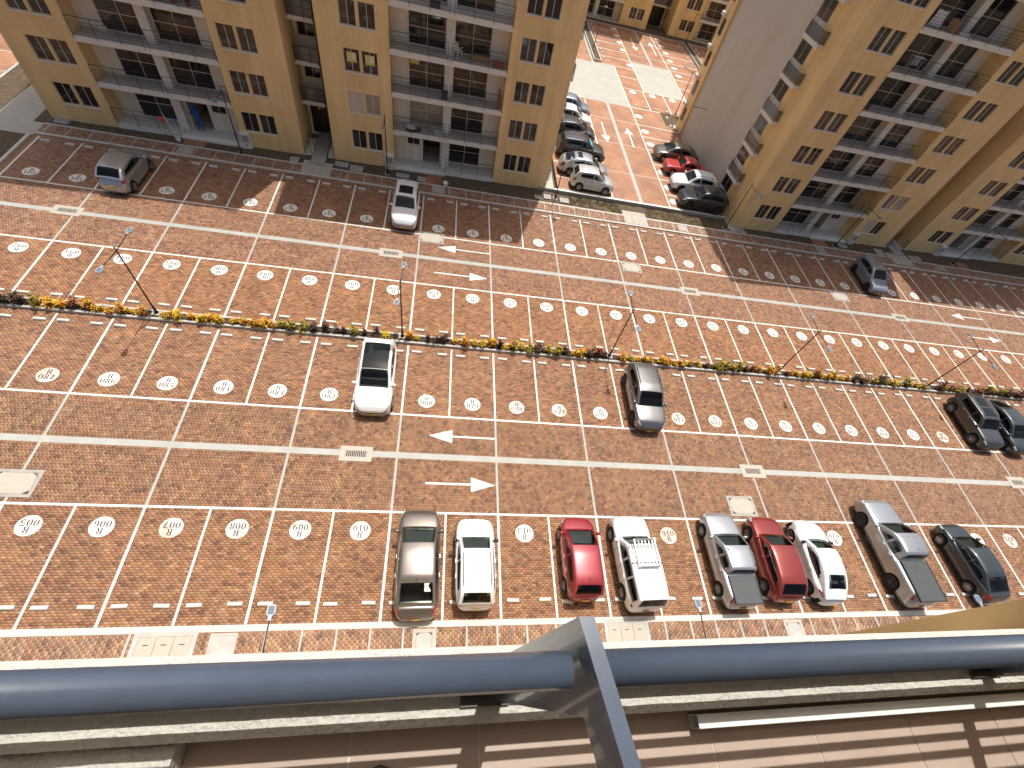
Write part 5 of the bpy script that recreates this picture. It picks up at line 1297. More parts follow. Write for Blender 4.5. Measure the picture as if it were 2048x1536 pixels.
# far row
C('silver three door hatchback parked nose to the footway at the left of the far row', 'car', -23.55, 22.75, 89, mk(HAT, L=4.2, W=1.78, paint=P_['silver'], side=[(.40, -.74)], doors=(.27, -.28), handles=(-.2,), rim='multi', ant=-.6, roof=[(.52, .98), (.34, 1.25), (.14, 1.46), (-.1, 1.52), (-.5, 1.48), (-.70, 1.42), (-.84, 1.22), (-.93, 1.02)], rw_=(-.70, -.90)))
C('white crossover with a dark sunroof in the shaded far row', 'car', -6.12, 23.25, -90, mk(SUV, L=4.6, W=1.84, paint=P_['white'], trim=None, roofpatch=[('sunroof', .04, -.36, .66, CM['glass_roof'])], rails=[P_['white']], railx=(.04, -.6), ant=-.62, grw=.5, hb=[(1, .66), (.95, .82), (.8, .93), (.5, 1.02), (.3, 1.05), (-.4, 1.09), (-.8, 1.09), (-.95, 1.02), (-1, .8)], roof=[(.46, 1.0), (.30, 1.26), (.12, 1.50), (-.1, 1.57), (-.55, 1.55), (-.76, 1.47), (-.88, 1.28), (-.96, 1.03)]))
C('blue grey hatchback in the shaded far row before the right block', 'car', 33.9, 23.05, -92, mk(HAT, L=4.1, W=1.76, paint=P_['blue'], rim='dark', ant=None))
# side lane, left bays (noses towards the lane) and right bays
C('pale silver five door hatchback nearest the kerb on the left of the side lane', 'car', 8.95, 30.42, -2, mk(HAT, L=3.85, W=1.70, paint=P_['pale'], ant=-.6), z=ZA)
C('silver sedan with a dark rear sunroof second on the left of the side lane', 'car', 8.45, 32.62, -3, mk(SED, L=4.5, W=1.78, paint=P_['silver'], roofpatch=[('sunroof', -.16, -.34, .7, CM['glass_roof'])], ant=None), z=ZA)
st, sb = C('graphite sport utility car with a blue sunshade behind its windscreen', 'car', 8.6, 35.6, -2, mk(SUV, L=4.6, paint=P_['dkgrey'], rails=[CM['chrome']], rim='multi'), z=ZA)
def tp(bd, xx, f, m=.2): yy = f * (float(bd.ye(xx)) - m); return np.array([xx, yy, float(bd.ztop(xx, yy))])
add_patch('sunshade', patch_grid(lambda p, q: tp(sb, p, q), np.linspace(.40 * sb.L, .24 * sb.L, 6), np.linspace(-.9, .9, 8)), CM['teal'], st, .011, np.array([.6, 0, 1.]))
C('dark grey hatchback fourth on the left of the side lane', 'car', 8.3, 39.2, -1, mk(SED, L=4.4, paint=P_['dkgrey'], ant=None, roof=[(.46, .97), (.30, 1.22), (.12, 1.44), (-.05, 1.50), (-.36, 1.48), (-.6, 1.38), (-.78, 1.2), (-.88, 1.05)], rw_=(-.6, -.84)), z=ZA)
C('white hatchback mostly hidden by the corner of block 16', 'car', 8.4, 41.8, -1, mk(HAT, paint=P_['white'], ant=None), z=ZA)
C('grey blue hatchback farthest on the left of the side lane', 'car', 8.7, 44.3, -1, mk(HAT, paint=P_['blue'], ant=None), z=ZA)
C('grey bronze sedan farthest in the right bays of the side lane', 'car', 18.9, 38.3, 178, mk(SED, L=4.6, paint=P_['bronze'], ant=None), z=ZA)
C('bright red older sedan in the right bays of the side lane', 'car', 19.15, 35.75, 178, mk(SED, L=4.3, W=1.7, n=9, paint=P_['bred'], ant=None, hb=[(1, .74), (.97, .84), (.82, .88), (.5, .93), (.3, .95), (-.5, .97), (-.9, .98), (-.97, .96), (-1, .8)], roof=[(.40, .92), (.27, 1.15), (.12, 1.38), (-.05, 1.42), (-.32, 1.40), (-.45, 1.28), (-.58, 1.1), (-.64, .97)], ws=(.375, .14), rw_=(-.42, -.60)), z=ZA)
C('white crossover with black roof rails in the right bays of the side lane', 'car', 19.2, 32.85, 178, mk(SUV, L=4.4, paint=P_['white'], rails=[CM['black']], rim='dark', trim=1.0), z=ZA)
C('black sport utility car nearest the kerb in the right bays of the side lane', 'car', 19.4, 30.3, 178, mk(SUV, L=4.5, paint=P_['black'], rim='dark'), z=ZA)
def tp2(xx, y): return np.array([xx, y, float(bb_.ztop(xx, y))])
pp_ = [(-.47, .02), (-.505, .05), (-.54, .03), (-.575, .0), (-.60, -.02)]
add_patch('paper', np.array([[tp2(a * bb_.L, -.42 + d + w_) for w_ in (-.13 + abs(d), -.04, .05, .12 - d)] for a, d in pp_]), CM['white'], bt_, .011, np.array([-.7, 0, 1.]))
# ------------------------------------------------------------------ street lamps
def lamp_head_part(t, p, d, z):
    """flat rounded luminaire at p pointing along unit vector d"""
    b = MB(); n = len(b.v); d = Vector(d); s = Vector((-d.y, d.x, 0))
    prof = [(-.02, .05), (.12, .06), (.17, .12), (.26, .135), (.42, .125), (.47, .09)]
    top = [p + d * a + s * w for a, w in prof] + [p + d * a - s * w for a, w in reversed(prof)]
    b.v += [tuple(q + Vector((0, 0, .03))) for q in top] + [tuple(q + Vector((0, 0, -.03))) for q in top]; k = len(top)
    b.f.append(tuple(range(k))[::-1]); b.f.append(tuple(range(k, 2 * k))); b.m += [0, 0]
    for i in range(k): j = (i + 1) % k; b.f.append((i, j, k + j, k + i)); b.m.append(0)
    bm = bmesh.new(); me = b.mesh('lamp_head', M['lamp_grey']); bm.from_mesh(me); bmesh.ops.recalc_face_normals(bm, faces=bm.faces); bm.to_mesh(me); bm.free()
    h = put('lamp_head', me, t)
    q = MB(); c = [p + d * .17 + s * .09, p + d * .42 + s * .09, p + d * .42 - s * .09, p + d * .17 - s * .09]
    q.face([c_ + Vector((0, 0, .034)) for c_ in c][::-1]); q.build('panel', M['lamp_panel'], h)
def lamp(x, y, label, arms, H=4.1, z0=.0, group=None):
    t = thing('street_lamp', label, 'street lamp', (x, y, z0), 0, group)
    b = MB(); b.tube((0, 0, 0), (0, 0, .06), .11, .11, 10); b.tube((0, 0, .06), (0, 0, .45), .085, .05, 10); b.tube((0, 0, .45), (0, 0, H), .042, .03, 10)
    b.build('pole', M['lamp_black'], t, True)
    f = MB(); f.box(-.2, .2, -.2, .2, -.1, .02); f.build('footing', M['concrete2'], t)
    for (dx, dy, L) in arms:
        d = Vector((dx, dy, 0)).normalized(); a = MB(); a.tube((0, 0, H - .22), tuple(d * L + Vector((0, 0, H - .12))), .024, .02, 8)
        ao = a.build('arm', M['lamp_black'], t, True); lamp_head_part(t, d * (L - .02) + Vector((0, 0, H - .12)), d, H)
DL = 'double headed lamps standing in the middle planter'
for x, lb in ((-18.17, 'leftmost double headed black lamp in the planter, above bays R 086 and R 095'), (-5.39, 'double headed black lamp in the planter beside the white estate car'), (7.53, 'double headed black lamp in the planter by the silver grey sport utility car'),
              (19.95, 'double headed black lamp in the planter, second from the right'), (32.77, 'rightmost double headed black lamp in the planter near the graphite crossover')):
    lamp(x, 11.0, lb, ((0.05, 1, 1.15), (-.03, -1, 1.25)), 4.0, .1, DL)
SL = 'single armed lamps along the far footway'
for x, y, lb in ((-18.19, 27.62, 'single armed lamp standing between the blue worker and a meter cabinet'), (-7.9, 28.0, 'single armed lamp beside the white wall marked 16'), (5.66, 28.4, 'single armed lamp at the corner of block 16 by the side lane'),
                 (21.4, 27.85, 'single armed lamp at the near corner of the right block'), (33.0, 27.8, 'single armed lamp before the entrance of the right block'), (47.1, 28.0, 'single armed lamp at the right edge before the last balconies')):
    lamp(x, y, lb, ((0.06, -1, 1.45),), 4.1, .06, SL)
lamp(21.95, 49.3, 'single armed lamp in the side lane left of the rear of the right block', ((-.5, .86, .9),), 4.15, ZA)
lamp(22.0, 41.9, 'single armed lamp against the grey flank wall behind the bronze sedan', ((-1, -.1, 1.5),), 3.7, ZA)
lamp(14.3, 64.6, 'single armed lamp in the left planting strip of the far court', ((1, 0, .01),), 4.2, ZA)
lamp(30.2, 75.0, 'single armed lamp at the far end of the right planting strip', ((.9, -.4, 1.2),), 3.6, ZA)
for x, lb in ((-8.0, 'leftmost lamp head seen from above over the near footway'), (6.93, 'lamp head seen from above between the boxy wagon and small pickup'), (20.4, 'lamp head seen from above beside the dark slate sedan')):
    lamp(x, -6.75, lb, ((0, 1, 1.45),), 4.0, .08, 'lamps along the near footway')
# ------------------------------------------------------------------ grass
def grass(name, x0, x1, y0, y1, n, z, h, seed):
    rr = np.random.RandomState(seed); b = MB()
    for i in range(n):
        x, y = rr.uniform(x0, x1), rr.uniform(y0, y1)
        if mnoise.noise(Vector((x * 1.7, y * 1.7, seed))) < -.12: continue
        a = rr.uniform(0, 6.28); w = rr.uniform(.008, .018); hh = h * rr.uniform(.4, 1.2); lx, ly = rr.uniform(-.06, .06, 2); zz = z + .03 * mnoise.noise(Vector((x * 1.3, y * 1.3, 3.1)))
        b.face([(x - w * math.cos(a), y - w * math.sin(a), zz), (x + w * math.cos(a), y + w * math.sin(a), zz), (x + lx, y + ly, zz + hh)], rr.randint(0, 3))
    o = b.build(name, [M['grass_a'], M['grass_b'], M['grass_c']]); return tag(o, None, None, None, 'stuff')
M['grass_a'] = mat('dry_grass', (0.30, 0.24, 0.09), 0.9); M['grass_b'] = mat('green_grass', (0.17, 0.16, 0.05), 0.9); M['grass_c'] = mat('olive_grass', (0.20, 0.18, 0.06), 0.9)
grass('grass', 6.9, 11.4, 27.56, 29.15, 3000, .07, .13, 3); grass('grass', 13.9, 21.0, 27.56, 29.1, 3600, .07, .13, 4)
grass('grass', -3.4, 4.0, 27.56, 29.1, 900, .06, .07, 5); grass('grass', 22.5, 60, 27.56, 28.6, 1200, .07, .12, 6); grass('grass', -18, -15, 27.56, 28.7, 300, .06, .06, 7)
grass('weeds', -2.2, 1.6, -6.75, -6.2, 260, .085, .07, 8); grass('weeds', 15.2, 18.0, -6.4, -5.1, 420, .085, .06, 9); grass('weeds', 10.2, 11.2, -6.6, -6.1, 120, .085, .06, 10)
# ------------------------------------------------------------------ small things by the blocks
def Aw(u, v, z): return A.matrix_world @ Vector((u, v, z))
bpy.context.view_layer.update()
RZA = A.rotation_euler.z; RZB = B.rotation_euler.z
def Bw(u, v, z): return B.matrix_world @ Vector((u, v, z))
def item(name, label, cat, p, rz=0.0, group=None): return thing(name, label, cat, tuple(p), rz, group)
M['plastic'] = mat('white_plastic', (0.68, 0.68, 0.66), 0.35); M['card'] = mat('cardboard', (0.36, 0.23, 0.12), 0.85, var=.15, vscale=4); M['blue_cloth'] = mat('work_blue', (0.006, 0.11, 0.48), 0.8, var=.25, vscale=5)
M['skin'] = mat('skin', (0.30, 0.16, 0.10), 0.6); M['bluebox'] = mat('pale_blue_plastic', (0.33, 0.42, 0.47), 0.5); M['orange'] = mat('safety_orange', (0.62, 0.08, 0.015), 0.6); M['wood'] = mat('raw_wood', (0.36, 0.22, 0.11), 0.7, var=.25, vscale=7); M['darkbox'] = mat('dark_plastic', (0.03, 0.032, 0.04), 0.5); M['clay'] = mat('clay_pot', (0.25, 0.07, 0.04), 0.8)
c = item('plastic_chair', 'white plastic chair on the fourth level balcony of block 16', 'chair', Aw(27.15, .5, FL(3) + .02), RZA + 2.4)
q = MB(); q.box(-.22, .22, -.22, .22, .42, .45); q.build('seat', M['plastic'], c)
q = MB()
for i in range(5): q.box(-.2 + i * .09, -.15 + i * .09, .2, .225, .48, .84)
q.box(-.22, .22, .198, .227, .84, .9); q.build('backrest', M['plastic'], c)
for a in (-1, 1):
    for e in (-1, 1):
        l = MB(); l.tube((a * .18, e * .18, .42), (a * .22, e * .22, 0), .022, .018, 6); l.build('leg', M['plastic'], c)
    l = MB(); l.box(a * .23 - .02, a * .23 + .02, -.2, .2, .62, .65); l.build('armrest', M['plastic'], c)
c = item('pet_bed', 'round black and white pet bed on the lowest balcony above number 16', 'pet bed', Aw(24.05, .35, FL(1) + .02), RZA)
q = MB(); q.lathe([(.36, 0), (.38, .12), (.36, .2)], n=20); q.build('side', M['darkbox'], c, True)
q = MB(); q.lathe([(.365, .2), (.33, .25), (.28, .2), (.25, .1), (0, .09)], n=20); q.build('cushion', M['plastic'], c, True)
q = MB(); q.box(.42, .7, -.12, .12, 0, .24); tag(q.build('box', M['darkbox'], None, False, Aw(24.05, .35, FL(1) + .02), RZA), 'small dark box next to the round pet bed', 'box')
def basket(p, rz, label, m, w=.5, d=.36, h=.42):
    c = item('basket', label, 'basket', p, rz); q = MB(); q.box(-w / 2, w / 2, -d / 2, d / 2, 0, .02); q.build('bottom', M[m], c)
    for i in range(5):
        q = MB(); z = .03 + i * h / 5; g = .012 * i
        for s in (-1, 1): q.box(-w / 2 - g, w / 2 + g, *sorted((s * (d / 2 + g), s * (d / 2 + g - .02))), z, z + h / 5 - .015); q.box(*sorted((s * (w / 2 + g), s * (w / 2 + g - .02))), -d / 2 - g + .021, d / 2 + g - .021, z, z + h / 5 - .015)
        q.build('band', M[m], c)
basket(Aw(26.0, .3, FL(1) + .02), RZA, 'pale blue laundry basket on the lowest balcony above number 16', 'bluebox')
def crate(p, rz, label, m, w, d, h, name='box'):
    c = item(name, label, 'box', p, rz); q = MB(); q.box(-w / 2, w / 2, -d / 2, d / 2, 0, h); q.build('body', M[m], c)
    q = MB(); q.box(-w / 2 - .015, w / 2 + .015, -d / 2 - .015, d / 2 + .015, h + .001, h + .035); q.build('lid', M[m], c)
crate(Aw(26.4, .3, FL(2) + .02), RZA, 'dark storage box on the third level balcony of block 16', 'darkbox', .42, .36, .42)
crate(Aw(29.9, .3, FL(3) + .02), RZA, 'brown planter box at the right end of the fourth level balcony', 'clay', .7, .3, .28, 'planter_box')
crate(Aw(28.6, .7, FL(3) + .02), RZA, 'flat wooden box on the fourth level balcony right of the white chair', 'wood', 1.1, .4, .3)
crate(Aw(25.6, .25, FL(4) + .02), RZA, 'dark blue box on the top visible balcony of block 16', 'darkbox', .6, .4, .25)
b = MB(); pts = [(-.17, 0), (.17, 0), (.2, .5), (.17, 1.05), (.0, 1.28), (-.17, 1.05), (-.2, .5)]
b.v += [(x_, 0, z_) for x_, z_ in pts] + [(x_, .05, z_) for x_, z_ in pts]; b.f += [tuple(range(7)), tuple(range(7, 14))[::-1]] + [(i, 7 + i, 7 + (i + 1) % 7, (i + 1) % 7) for i in range(7)]; b.m += [0] * 9
tag(b.build('board', M['wood'], None, False, Aw(30.25, .25, FL(2) + .02), RZA + .9), 'tan board standing at the right end of the third level balcony', 'board')
def poster(p, rz, label, w=.62, h=.55):
    c = item('poster', label, 'poster', p, rz, None); q = MB(); q.box(-w / 2, w / 2, 0, .004, 0, h); q.build('sheet', M['yellow_sign'], c)
    q = MB(); q.box(w * .02, w * .40, -.003, -.0005, h * .25, h * .92); q.build('print', M['poster_white'], c)
    q = MB(); 
    for i in range(3): q.box(-w * .42, -w * .04, -.003, -.0005, h * (.2 + .24 * i), h * (.3 + .24 * i))
    q.build('print', M['poster_white'], c)
poster(Aw(20.3, .085, FL(2) + .74 + .5), RZA, 'left yellow notice in the third level windows beside the stairwell'); poster(Aw(21.45, .085, FL(2) + .74 + .5), RZA, 'right yellow notice in the third level windows beside the stairwell')
poster(Aw(24.3, 1.42, FL(2) + 1.35), RZA, 'yellow notice in the balcony door of the third level')
# things on the right block
def cloth(p, rz, label, m, w, h, seed):
    P = np.zeros((10, 8, 3)); rr = random.Random(seed)
    for i in range(10):
        for j in range(8):
            a, e = i / 9 - .5, j / 7; P[i, j] = (a * w * (1 - .25 * e), .05 * math.sin(7 * a + seed) + .05 * rr.random(), e * h + .12 * abs(a) * e)
    b = MB(); b.grid(P); o = b.build('laundry', M[m], None, True, p, rz); s = o.modifiers.new('thick', 'SOLIDIFY'); s.thickness = .012; return tag(o, label, 'laundry')
cloth(Bw(5.4, .35, FL(6) + .05), RZB, 'white cloth hanging behind the railing of the upper left balcony, right block', 'plastic', 1.1, .8, 4)
crate(Bw(6.9, .4, FL(6) + .02), RZB + .5, 'cardboard box on the upper left balcony of the right block', 'card', .8, .5, .6)
crate(Bw(7.9, .3, FL(6) + .02), RZB, 'flat white tray on the upper left balcony of the right block', 'plastic', .8, .35, .08, 'tray')
c = item('wood_screen', 'tall wooden screen in the first balcony right half of the right block', 'screen', Bw(11.3, .5, FL(1) + .02), RZB + .1)
for i in range(7): q = MB(); q.box(-.55 + i * .165, -.40 + i * .165, 0, .03, 0, 1.75); q.build('plank', M['wood'], c)
def potted(p, label, seed):
    rr = random.Random(seed); c = item('potted_plant', label, 'plant', p); q = MB(); q.lathe([(0, 0), (.10, 0), (.14, .24), (.12, .24), (.11, .2), (0, .2)], n=12); q.build('pot', M['clay'], c, True)
    f = MB()
    for i in range(46):
        a = rr.uniform(0, 6.28); t = rr.uniform(.25, .75); L = rr.uniform(.12, .26); d = Vector((math.cos(a), math.sin(a), rr.uniform(-.2, .8))).normalized(); s_ = Vector((-math.sin(a), math.cos(a), 0)) * L * .22; o_ = Vector((0, 0, t)) + d * .04
        f.face([o_, o_ + d * L * .5 - s_, o_ + d * L, o_ + d * L * .5 + s_])
    f.tube((0, 0, .2), (0, 0, .7), .012, n=5); f.build('foliage', M['leaf_dark'], c)
M['leaf_dark'] = mat('house_plant_green', (0.035, 0.06, 0.02), 0.5, var=.4, vscale=8)
for i, (u_, w_) in enumerate(((9.6, 'left'), (10.3, 'middle'), (11.1, 'right'))): potted(Aw(u_, .35, FL(3) + .02), '%s potted plant on the fourth level balcony at the left end of block 16' % w_, i)
potted(Bw(5.0, .4, FL(4) + .02), 'potted plant on the fifth level left balcony of the right block', 9)
potted(Bw(11.6, .4, FL(5) + .02), 'potted plant at the right end of the sixth level balcony, right block', 12)
c = item('drying_rack', 'white drying rack on the fifth level balcony of the right block', 'drying rack', Bw(6.3, .6, FL(5) + .02), RZB)
q = MB()
for s_ in (-1, 1):
    q.tube((-.5, s_ * .22, 0), (-.5, -s_ * .22, .9), .012, n=5); q.tube((.5, s_ * .22, 0), (.5, -s_ * .22, .9), .012, n=5)
q.build('frame', M['plastic'], c); q = MB()
for i in range(6): q.tube((-.5, -.22 + i * .088, .88), (.5, -.22 + i * .088, .88), .006, n=4)
q.build('wires', M['plastic'], c)
cloth(Bw(6.3, .65, FL(5) + .42), RZB, 'grey cloth over the drying rack on the fifth level of the right block', 'bluebox', .6, .5, 8)
crate(Bw(26.0, .4, FL(3) + .02), RZB, 'brown box on a balcony near the right edge of the photo', 'card', .6, .4, .5)
c = item('plastic_stool', 'white stool on the third level left balcony of block 16', 'stool', Aw(5.6, .6, FL(2) + .02), RZA)
q = MB(); q.box(-.16, .16, -.16, .16, .42, .45); q.build('seat', M['plastic'], c)
for a in (-1, 1):
    for e in (-1, 1): l = MB(); l.tube((a * .12, e * .12, .42), (a * .16, e * .16, 0), .018, n=6); l.build('leg', M['plastic'], c)
# mop in a bucket, tripod, debris
c = item('bucket', 'white bucket on the verge below the worker balcony', 'bucket', (-22.3, 27.85, .06))
q = MB(); q.lathe([(.0, .0), (.13, 0), (.17, .3), (.155, .3), (.125, .03)], n=16); q.build('body', M['plastic'], c, True)
q = MB(); q.lathe([(0, .2), (.15, .2)], n=16); q.build('contents', M['darkbox'], c)
q = MB(); q.tube((-22.28, 27.86, .12), (-22.75, 28.0, 1.75), .018, .018, 8); tag(q.build('pole', M['plastic']), 'white pole leaning out of the white bucket', 'pole')
c = item('tripod', 'small tripod with an orange top on the verge', 'tripod', (-22.95, 28.0, .05))
for i in range(3):
    q = MB(); a = i * 2.1 + .4; q.tube((.28 * math.cos(a), .28 * math.sin(a), 0), (.02 * math.cos(a), .02 * math.sin(a), 1.15), .02, .018, 7); q.build('leg', M['wood'], c)
q = MB(); q.lathe([(.02, 1.12), (.1, 1.14), (.12, 1.3), (.09, 1.42), (.0, 1.44)], n=14); q.build('head', M['orange'], c, True)
c = item('debris_pile', 'heap of broken boards right of the step of number 16', 'debris', (-3.95, 27.75, .06))
for i in range(9):
    q = MB(); a = RND.uniform(0, 6.28); q.tube((RND.uniform(-.2, .2), RND.uniform(-.15, .15), .04 * i * .5), (.3 * math.cos(a), .2 * math.sin(a), RND.uniform(.4, 1.1)), .02, .016, 4); q.build('stick', M['wood'], c)
q = MB(); q.lathe([(0, 0), (.2, .02), (.24, .14), (.15, .26), (.05, .3), (0, .3)], n=11); o = q.build('bag', M['plastic'], None, True, (-3.45, 27.75, .07), .4); tag(o, 'crumpled white bag beside the heap of broken boards', 'bag')
# ------------------------------------------------------------------ the worker in blue
def worker():
    V = []; E = []; Rr = []
    def add(p, r, par=None):
        V.append(p); Rr.append(r); 
        if par is not None: E.append((par, len(V) - 1))
        return len(V) - 1
    pel = add((0, 0, .90), .135); sp = add((.03, 0, 1.06), .13, pel); ch = add((.10, 0, 1.28), .15, sp); nk = add((.16, 0, 1.46), .065, ch); hd = add((.20, 0, 1.57), .085, nk); ht = add((.22, 0, 1.68), .07, hd)
    feet = []
    for s in (1, -1):
        h = add((0, s * .09, .84), .095, pel); k = add((.03 + .05 * s, s * .10, .48), .068, h); a = add((-.02 + .10 * s, s * .105, .10), .048, k); t = add((.12 + .10 * s, s * .115, .045), .04, a)
        sh = add((.11, s * .17, 1.38), .065, ch); e = add((.20, s * .25, 1.12), .048, sh); w = add((.42, s * .20, 1.02), .033, e); p = add((.49, s * .19, 1.01), .034, w)
        for f, (dy, L) in enumerate(((-.03, .075), (-.01, .09), (.01, .085), (.028, .07))): m = add((.52 + L * .4, s * .19 + dy, 1.0), .010, p); add((.52 + L, s * .19 + dy, .975), .008, m)
        m = add((.50, s * (.19 - .045), .99), .011, p); add((.54, s * (.19 - .06), .975), .009, m)
    me = bpy.data.meshes.new('worker'); me.from_pydata(V, E, []); o = bpy.data.objects.new('worker_tmp', me); COL.objects.link(o)
    sk = o.modifiers.new('skin', 'SKIN')
    for i, r in enumerate(Rr): me.skin_vertices[0].data[i].radius = (r, r)
    me.skin_vertices[0].data[0].use_root = True
    ss = o.modifiers.new('sub', 'SUBSURF'); ss.levels = 2; ss.render_levels = 2
    dg = bpy.context.evaluated_depsgraph_get(); m2 = bpy.data.meshes.new_from_object(o.evaluated_get(dg)); bpy.data.objects.remove(o)
    m2.name = 'person'; m2.materials.clear()
    for m in ('blue_cloth', 'skin', 'darkbox'): m2.materials.append(M[m])
    for p in m2.polygons:
        c = p.center; p.material_index = 2 if c.z < .09 else (1 if (c.x > .45 and c.z < 1.1) or (c.z > 1.5 and c.x > .24) else 0); p.use_smooth = True
    return m2
pt = thing('person', 'person in blue overalls stepping through the ground floor doorway', 'person', (-21.25, 29.55, FL0 - .2), math.radians(150))
put('body', worker(), pt)
hood = MB(); hood.lathe([(0, .135), (.06, .125), (.10, .07), (.112, .0), (.10, -.07), (.07, -.11)], (.195, 0, 1.60), 14, 0, 'z'); hood.build('hood', M['blue_cloth'], pt, True)
# ------------------------------------------------------------------ the balcony the picture is taken from
FZ = 18.25
M['pipe'] = mat('rail_blue_grey', (0.07, 0.094, 0.135), 0.27, spec=0.6, coat=0.5, var=.12, vscale=25)
M['plaster'] = mat('rough_plaster', (0.56, 0.54, 0.48), 0.95, var=0.15, vscale=10, bump=0.9, bscale=55)
M['tile'] = mat('beige_tile', (0.40, 0.315, 0.26), 0.35, var=0.12, vscale=6, spec=0.5)
M['grout'] = mat('tile_grout', (0.62, 0.56, 0.50), 0.9)
M['white_alu'] = mat('white_aluminium', (0.66, 0.69, 0.66), 0.3, coat=.3)
M['shoe'] = mat('black_shoe', (0.012, 0.011, 0.012), 0.5)
HB = thing('apartment_building', 'own apartment block with the plastered balcony edge and ochre pier in the foreground', 'building', (0, 0, 0))
def hbox(name, m, x0, x1, y0, y1, z0, z1): return boxpart(name, M[m], x0, x1, y0, y1, z0, z1, HB)
hbox('wall', 'wall_yellow', -.72, 4.0, -14, -7.825, -.1, 21.0)
hbox('wall', 'wall_yellow', -14.0, -9.6, -14, -7.825, -.1, 21.0)
hbox('balcony_wall', 'wall_white', -9.599, -.721, -9.8, -9.6, -.1, FZ - .26)
hbox('balcony_slab', 'slab_edge', -9.599, -.721, -9.6, -7.945, FZ - .25, FZ - .012)
hbox('balcony_slab', 'slab_edge', -9.599, -.721, -9.599, -7.945, FZ + 2.1, FZ + 2.4)
hbox('balcony_wall', 'wall_white', -9.599, -.721, -9.8, -9.6, FZ - .255, FZ + 2.099)
for k in range(7): hbox('balcony_slab', 'slab_edge', -9.599, -.721, -9.599, -7.945, FL(k) - .3, FL(k))
def rough_block(name, x0, x1, y0, y1, z0, z1, nx, ny, amp, seed):
    """plastered upstand with trowel marks: displaced top and inner face"""
    b = MB(); P = np.zeros((nx, ny, 3))
    for i in range(nx):
        for j in range(ny):
            x = x0 + (x1 - x0) * i / (nx - 1); y = y0 + (y1 - y0) * j / (ny - 1)
            d = mnoise.fractal(Vector((x * 9, y * 26, seed)), 1.0, 2.0, 4) * amp + mnoise.noise(Vector((x * 60, y * 90, seed))) * amp * .35
            e = min((j) / (ny - 1), (ny - 1 - j) / (ny - 1)); P[i, j] = (x, y, z1 + d - (.006 if e == 0 else 0))
    b.grid(P, flip=True)
    for edge, fl in ((P[:, 0], True), (P[:, -1], False)):
        Q = np.stack([edge, edge * np.array([1, 1, 0]) + np.array([0, 0, z0])], 1); b.grid(Q, flip=fl)
    for edge, fl in ((P[0], False), (P[-1], True)):
        Q = np.stack([edge, edge * np.array([1, 1, 0]) + np.array([0, 0, z0])], 1); b.grid(Q, flip=fl)
    return b.build(name, M['plaster'], HB, True)
rough_block('upstand', -9.59, -.73, -8.152, -7.942, FZ - .02, FZ + .115, 700, 18, .004, 2.0)
rough_block('side_upstand', -5.2, -3.885, -8.9, -8.1525, FZ - .02, FZ + .075, 220, 130, .007, 5.0)
gb = MB(); gb.box(-3.884, -.721, -9.59, -8.153, FZ - .011, FZ - .003); gb.build('tile_grout', M['grout'], HB)
xs_ = [-3.883, -3.445, -3.06, -2.665, -2.27, -1.865, -1.455, -1.05, -.73]
for a, c in zip(xs_[:-1], xs_[1:]):
    for (y0, y1) in ((-8.545, -8.154), (-8.95, -8.549), (-9.35, -8.953)):
        t = MB(); t.box(a + .0025, c - .0025, y0, y1, FZ - .0105, FZ); t.build('floor_tile', M['tile'], HB)
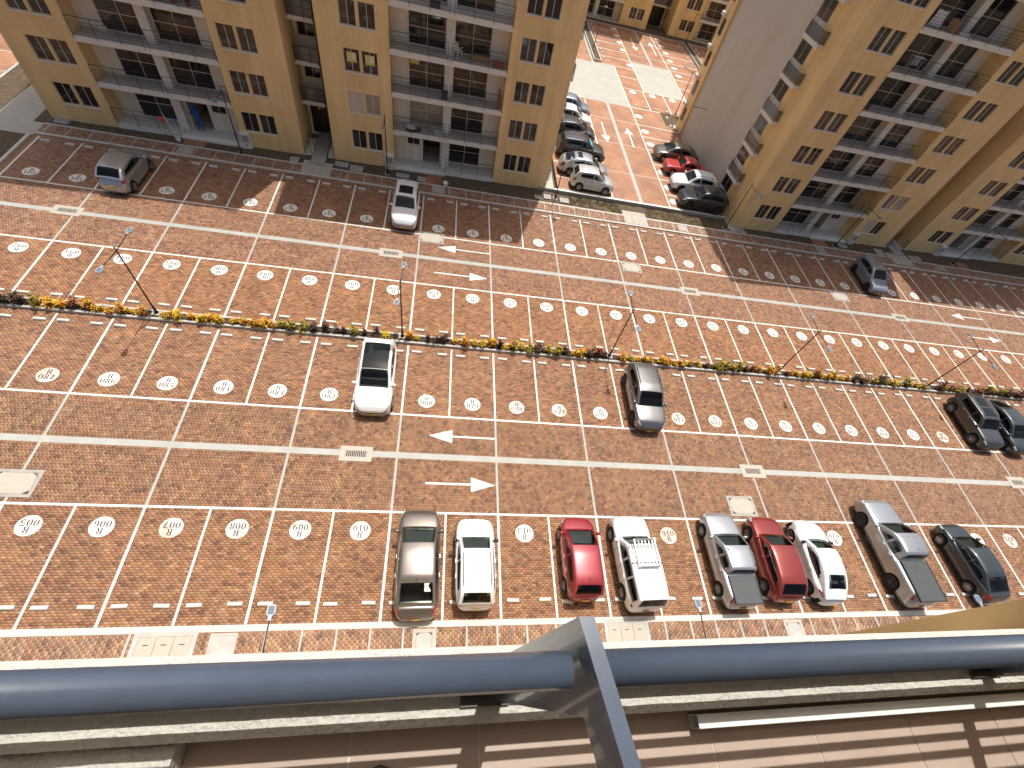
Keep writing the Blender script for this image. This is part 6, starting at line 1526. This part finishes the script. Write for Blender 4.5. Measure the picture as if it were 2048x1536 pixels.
# railing
RA = thing('balcony_railing', 'blue grey round balcony handrail with flat bars in the foreground', 'railing', (0, 0, 0))
def hrail(x0, x1):
    b = MB(); n = 40; L = []
    b.tube((x0, -8.078, 19.229), (x1, -8.078, 19.229), .0252, n=40); return b.build('handrail', M['pipe'], RA, True)
hrail(-6.5, -3.046); hrail(-3.018, 1.5)
for z, h in ((FZ + .128, .112), (FZ + .33, .092), (FZ + .495, .04), (FZ + .64, .04), (FZ + .785, .04)):
    for a, c in ((-6.5, -3.047), (-3.017, -1.127), (-1.097, -.73)):
        b = MB(); b.box(a, c, -8.066, -8.054, z, z + h); b.build('rail_bar', M['pipe'], RA)
def post(x, arm):
    b = MB(); pts = [(-8.018, 19.29), (-7.995, FZ + .13), (-8.095, FZ + .13), (-8.137, 19.192)]
    pts = [(-8.018, 19.292), (-7.995, FZ + .122), (-8.095, FZ + .122), (-8.137, 19.19)] + ([(-8.9, 19.19), (-8.9, 19.292)] if arm else [(-8.137, 19.292)])
    k = len(pts); veer = lambda y: (-8.02 - y) * .2 if arm else 0.0
    b.v += [(x - .011 + veer(y), y, z) for y, z in pts] + [(x + .011 + veer(y), y, z) for y, z in pts]
    b.f += [tuple(range(k)), tuple(range(k, 2 * k))[::-1]] + [(i, k + i, k + (i + 1) % k, (i + 1) % k) for i in range(k)]; b.m += [0] * (k + 2)
    me = b.mesh('post', M['pipe']); bm = bmesh.new(); bm.from_mesh(me); bmesh.ops.recalc_face_normals(bm, faces=bm.faces); bm.to_mesh(me); bm.free()
    put('post', me, RA)
    f = MB(); f.box(x - .10, x + .045, -8.108, -8.035, FZ + .123, FZ + .131); f.build('foot_plate', M['rail'], RA)
post(-3.032, True); post(-1.112, False); post(-5.0, False)
# tube on the floor, shoe
t = MB(); x0, x1, y0, y1, z0, z1 = -2.34, -.75, -8.207, -8.166, FZ + .002, FZ + .06; th_ = .003
t.box(x0, x1, y0, y1, z1 - th_, z1); t.box(x0, x1, y0, y0 + th_, z0, z1 - th_); t.box(x0, x1, y1 - th_, y1, z0, z1 - th_); t.box(x0, x1, y0 + th_, y1 - th_, z0, z0 + th_)
tag(t.build('metal_tube', M['white_alu']), 'hollow white metal tube lying on the tiled floor beside the plastered edge', 'tube')
sh = thing('shoe', 'toe of a black shoe at the bottom edge of the photo', 'shoe', (-3.355, -8.30, FZ), 0)
s = MB(); P = []
for i in range(14):
    u = i / 13; yy = .055 - .29 * u; w = .046 * math.sin(min(1, .12 + u * 2.2) * math.pi / 2) * (1 - .15 * max(0, u - .5)); h = .03 + .055 * min(1, u * 1.6)
    P.append([(w * math.cos(a), yy + (.02 * (1 - u) if 0 else 0), h * max(0, math.sin(a)) ** .7 + .008) for a in np.linspace(0, math.pi, 12)])
P = np.array(P); s.grid(P, flip=False); s.face([tuple(p) for p in P[0]]); s.build('upper', M['shoe'], sh, True)
so = MB(); so.prism([(w_ * 1.08 * sg, yy) for sg in (1,) for w_, yy in ((.0, .062), (.03, .05), (.046, .01), (.047, -.1), (.04, -.235))] + [(-w_ * 1.08, yy) for w_, yy in ((.04, -.235), (.047, -.1), (.046, .01), (.03, .05))], 0.0005, .012); so.build('sole', M['shoe'], sh)
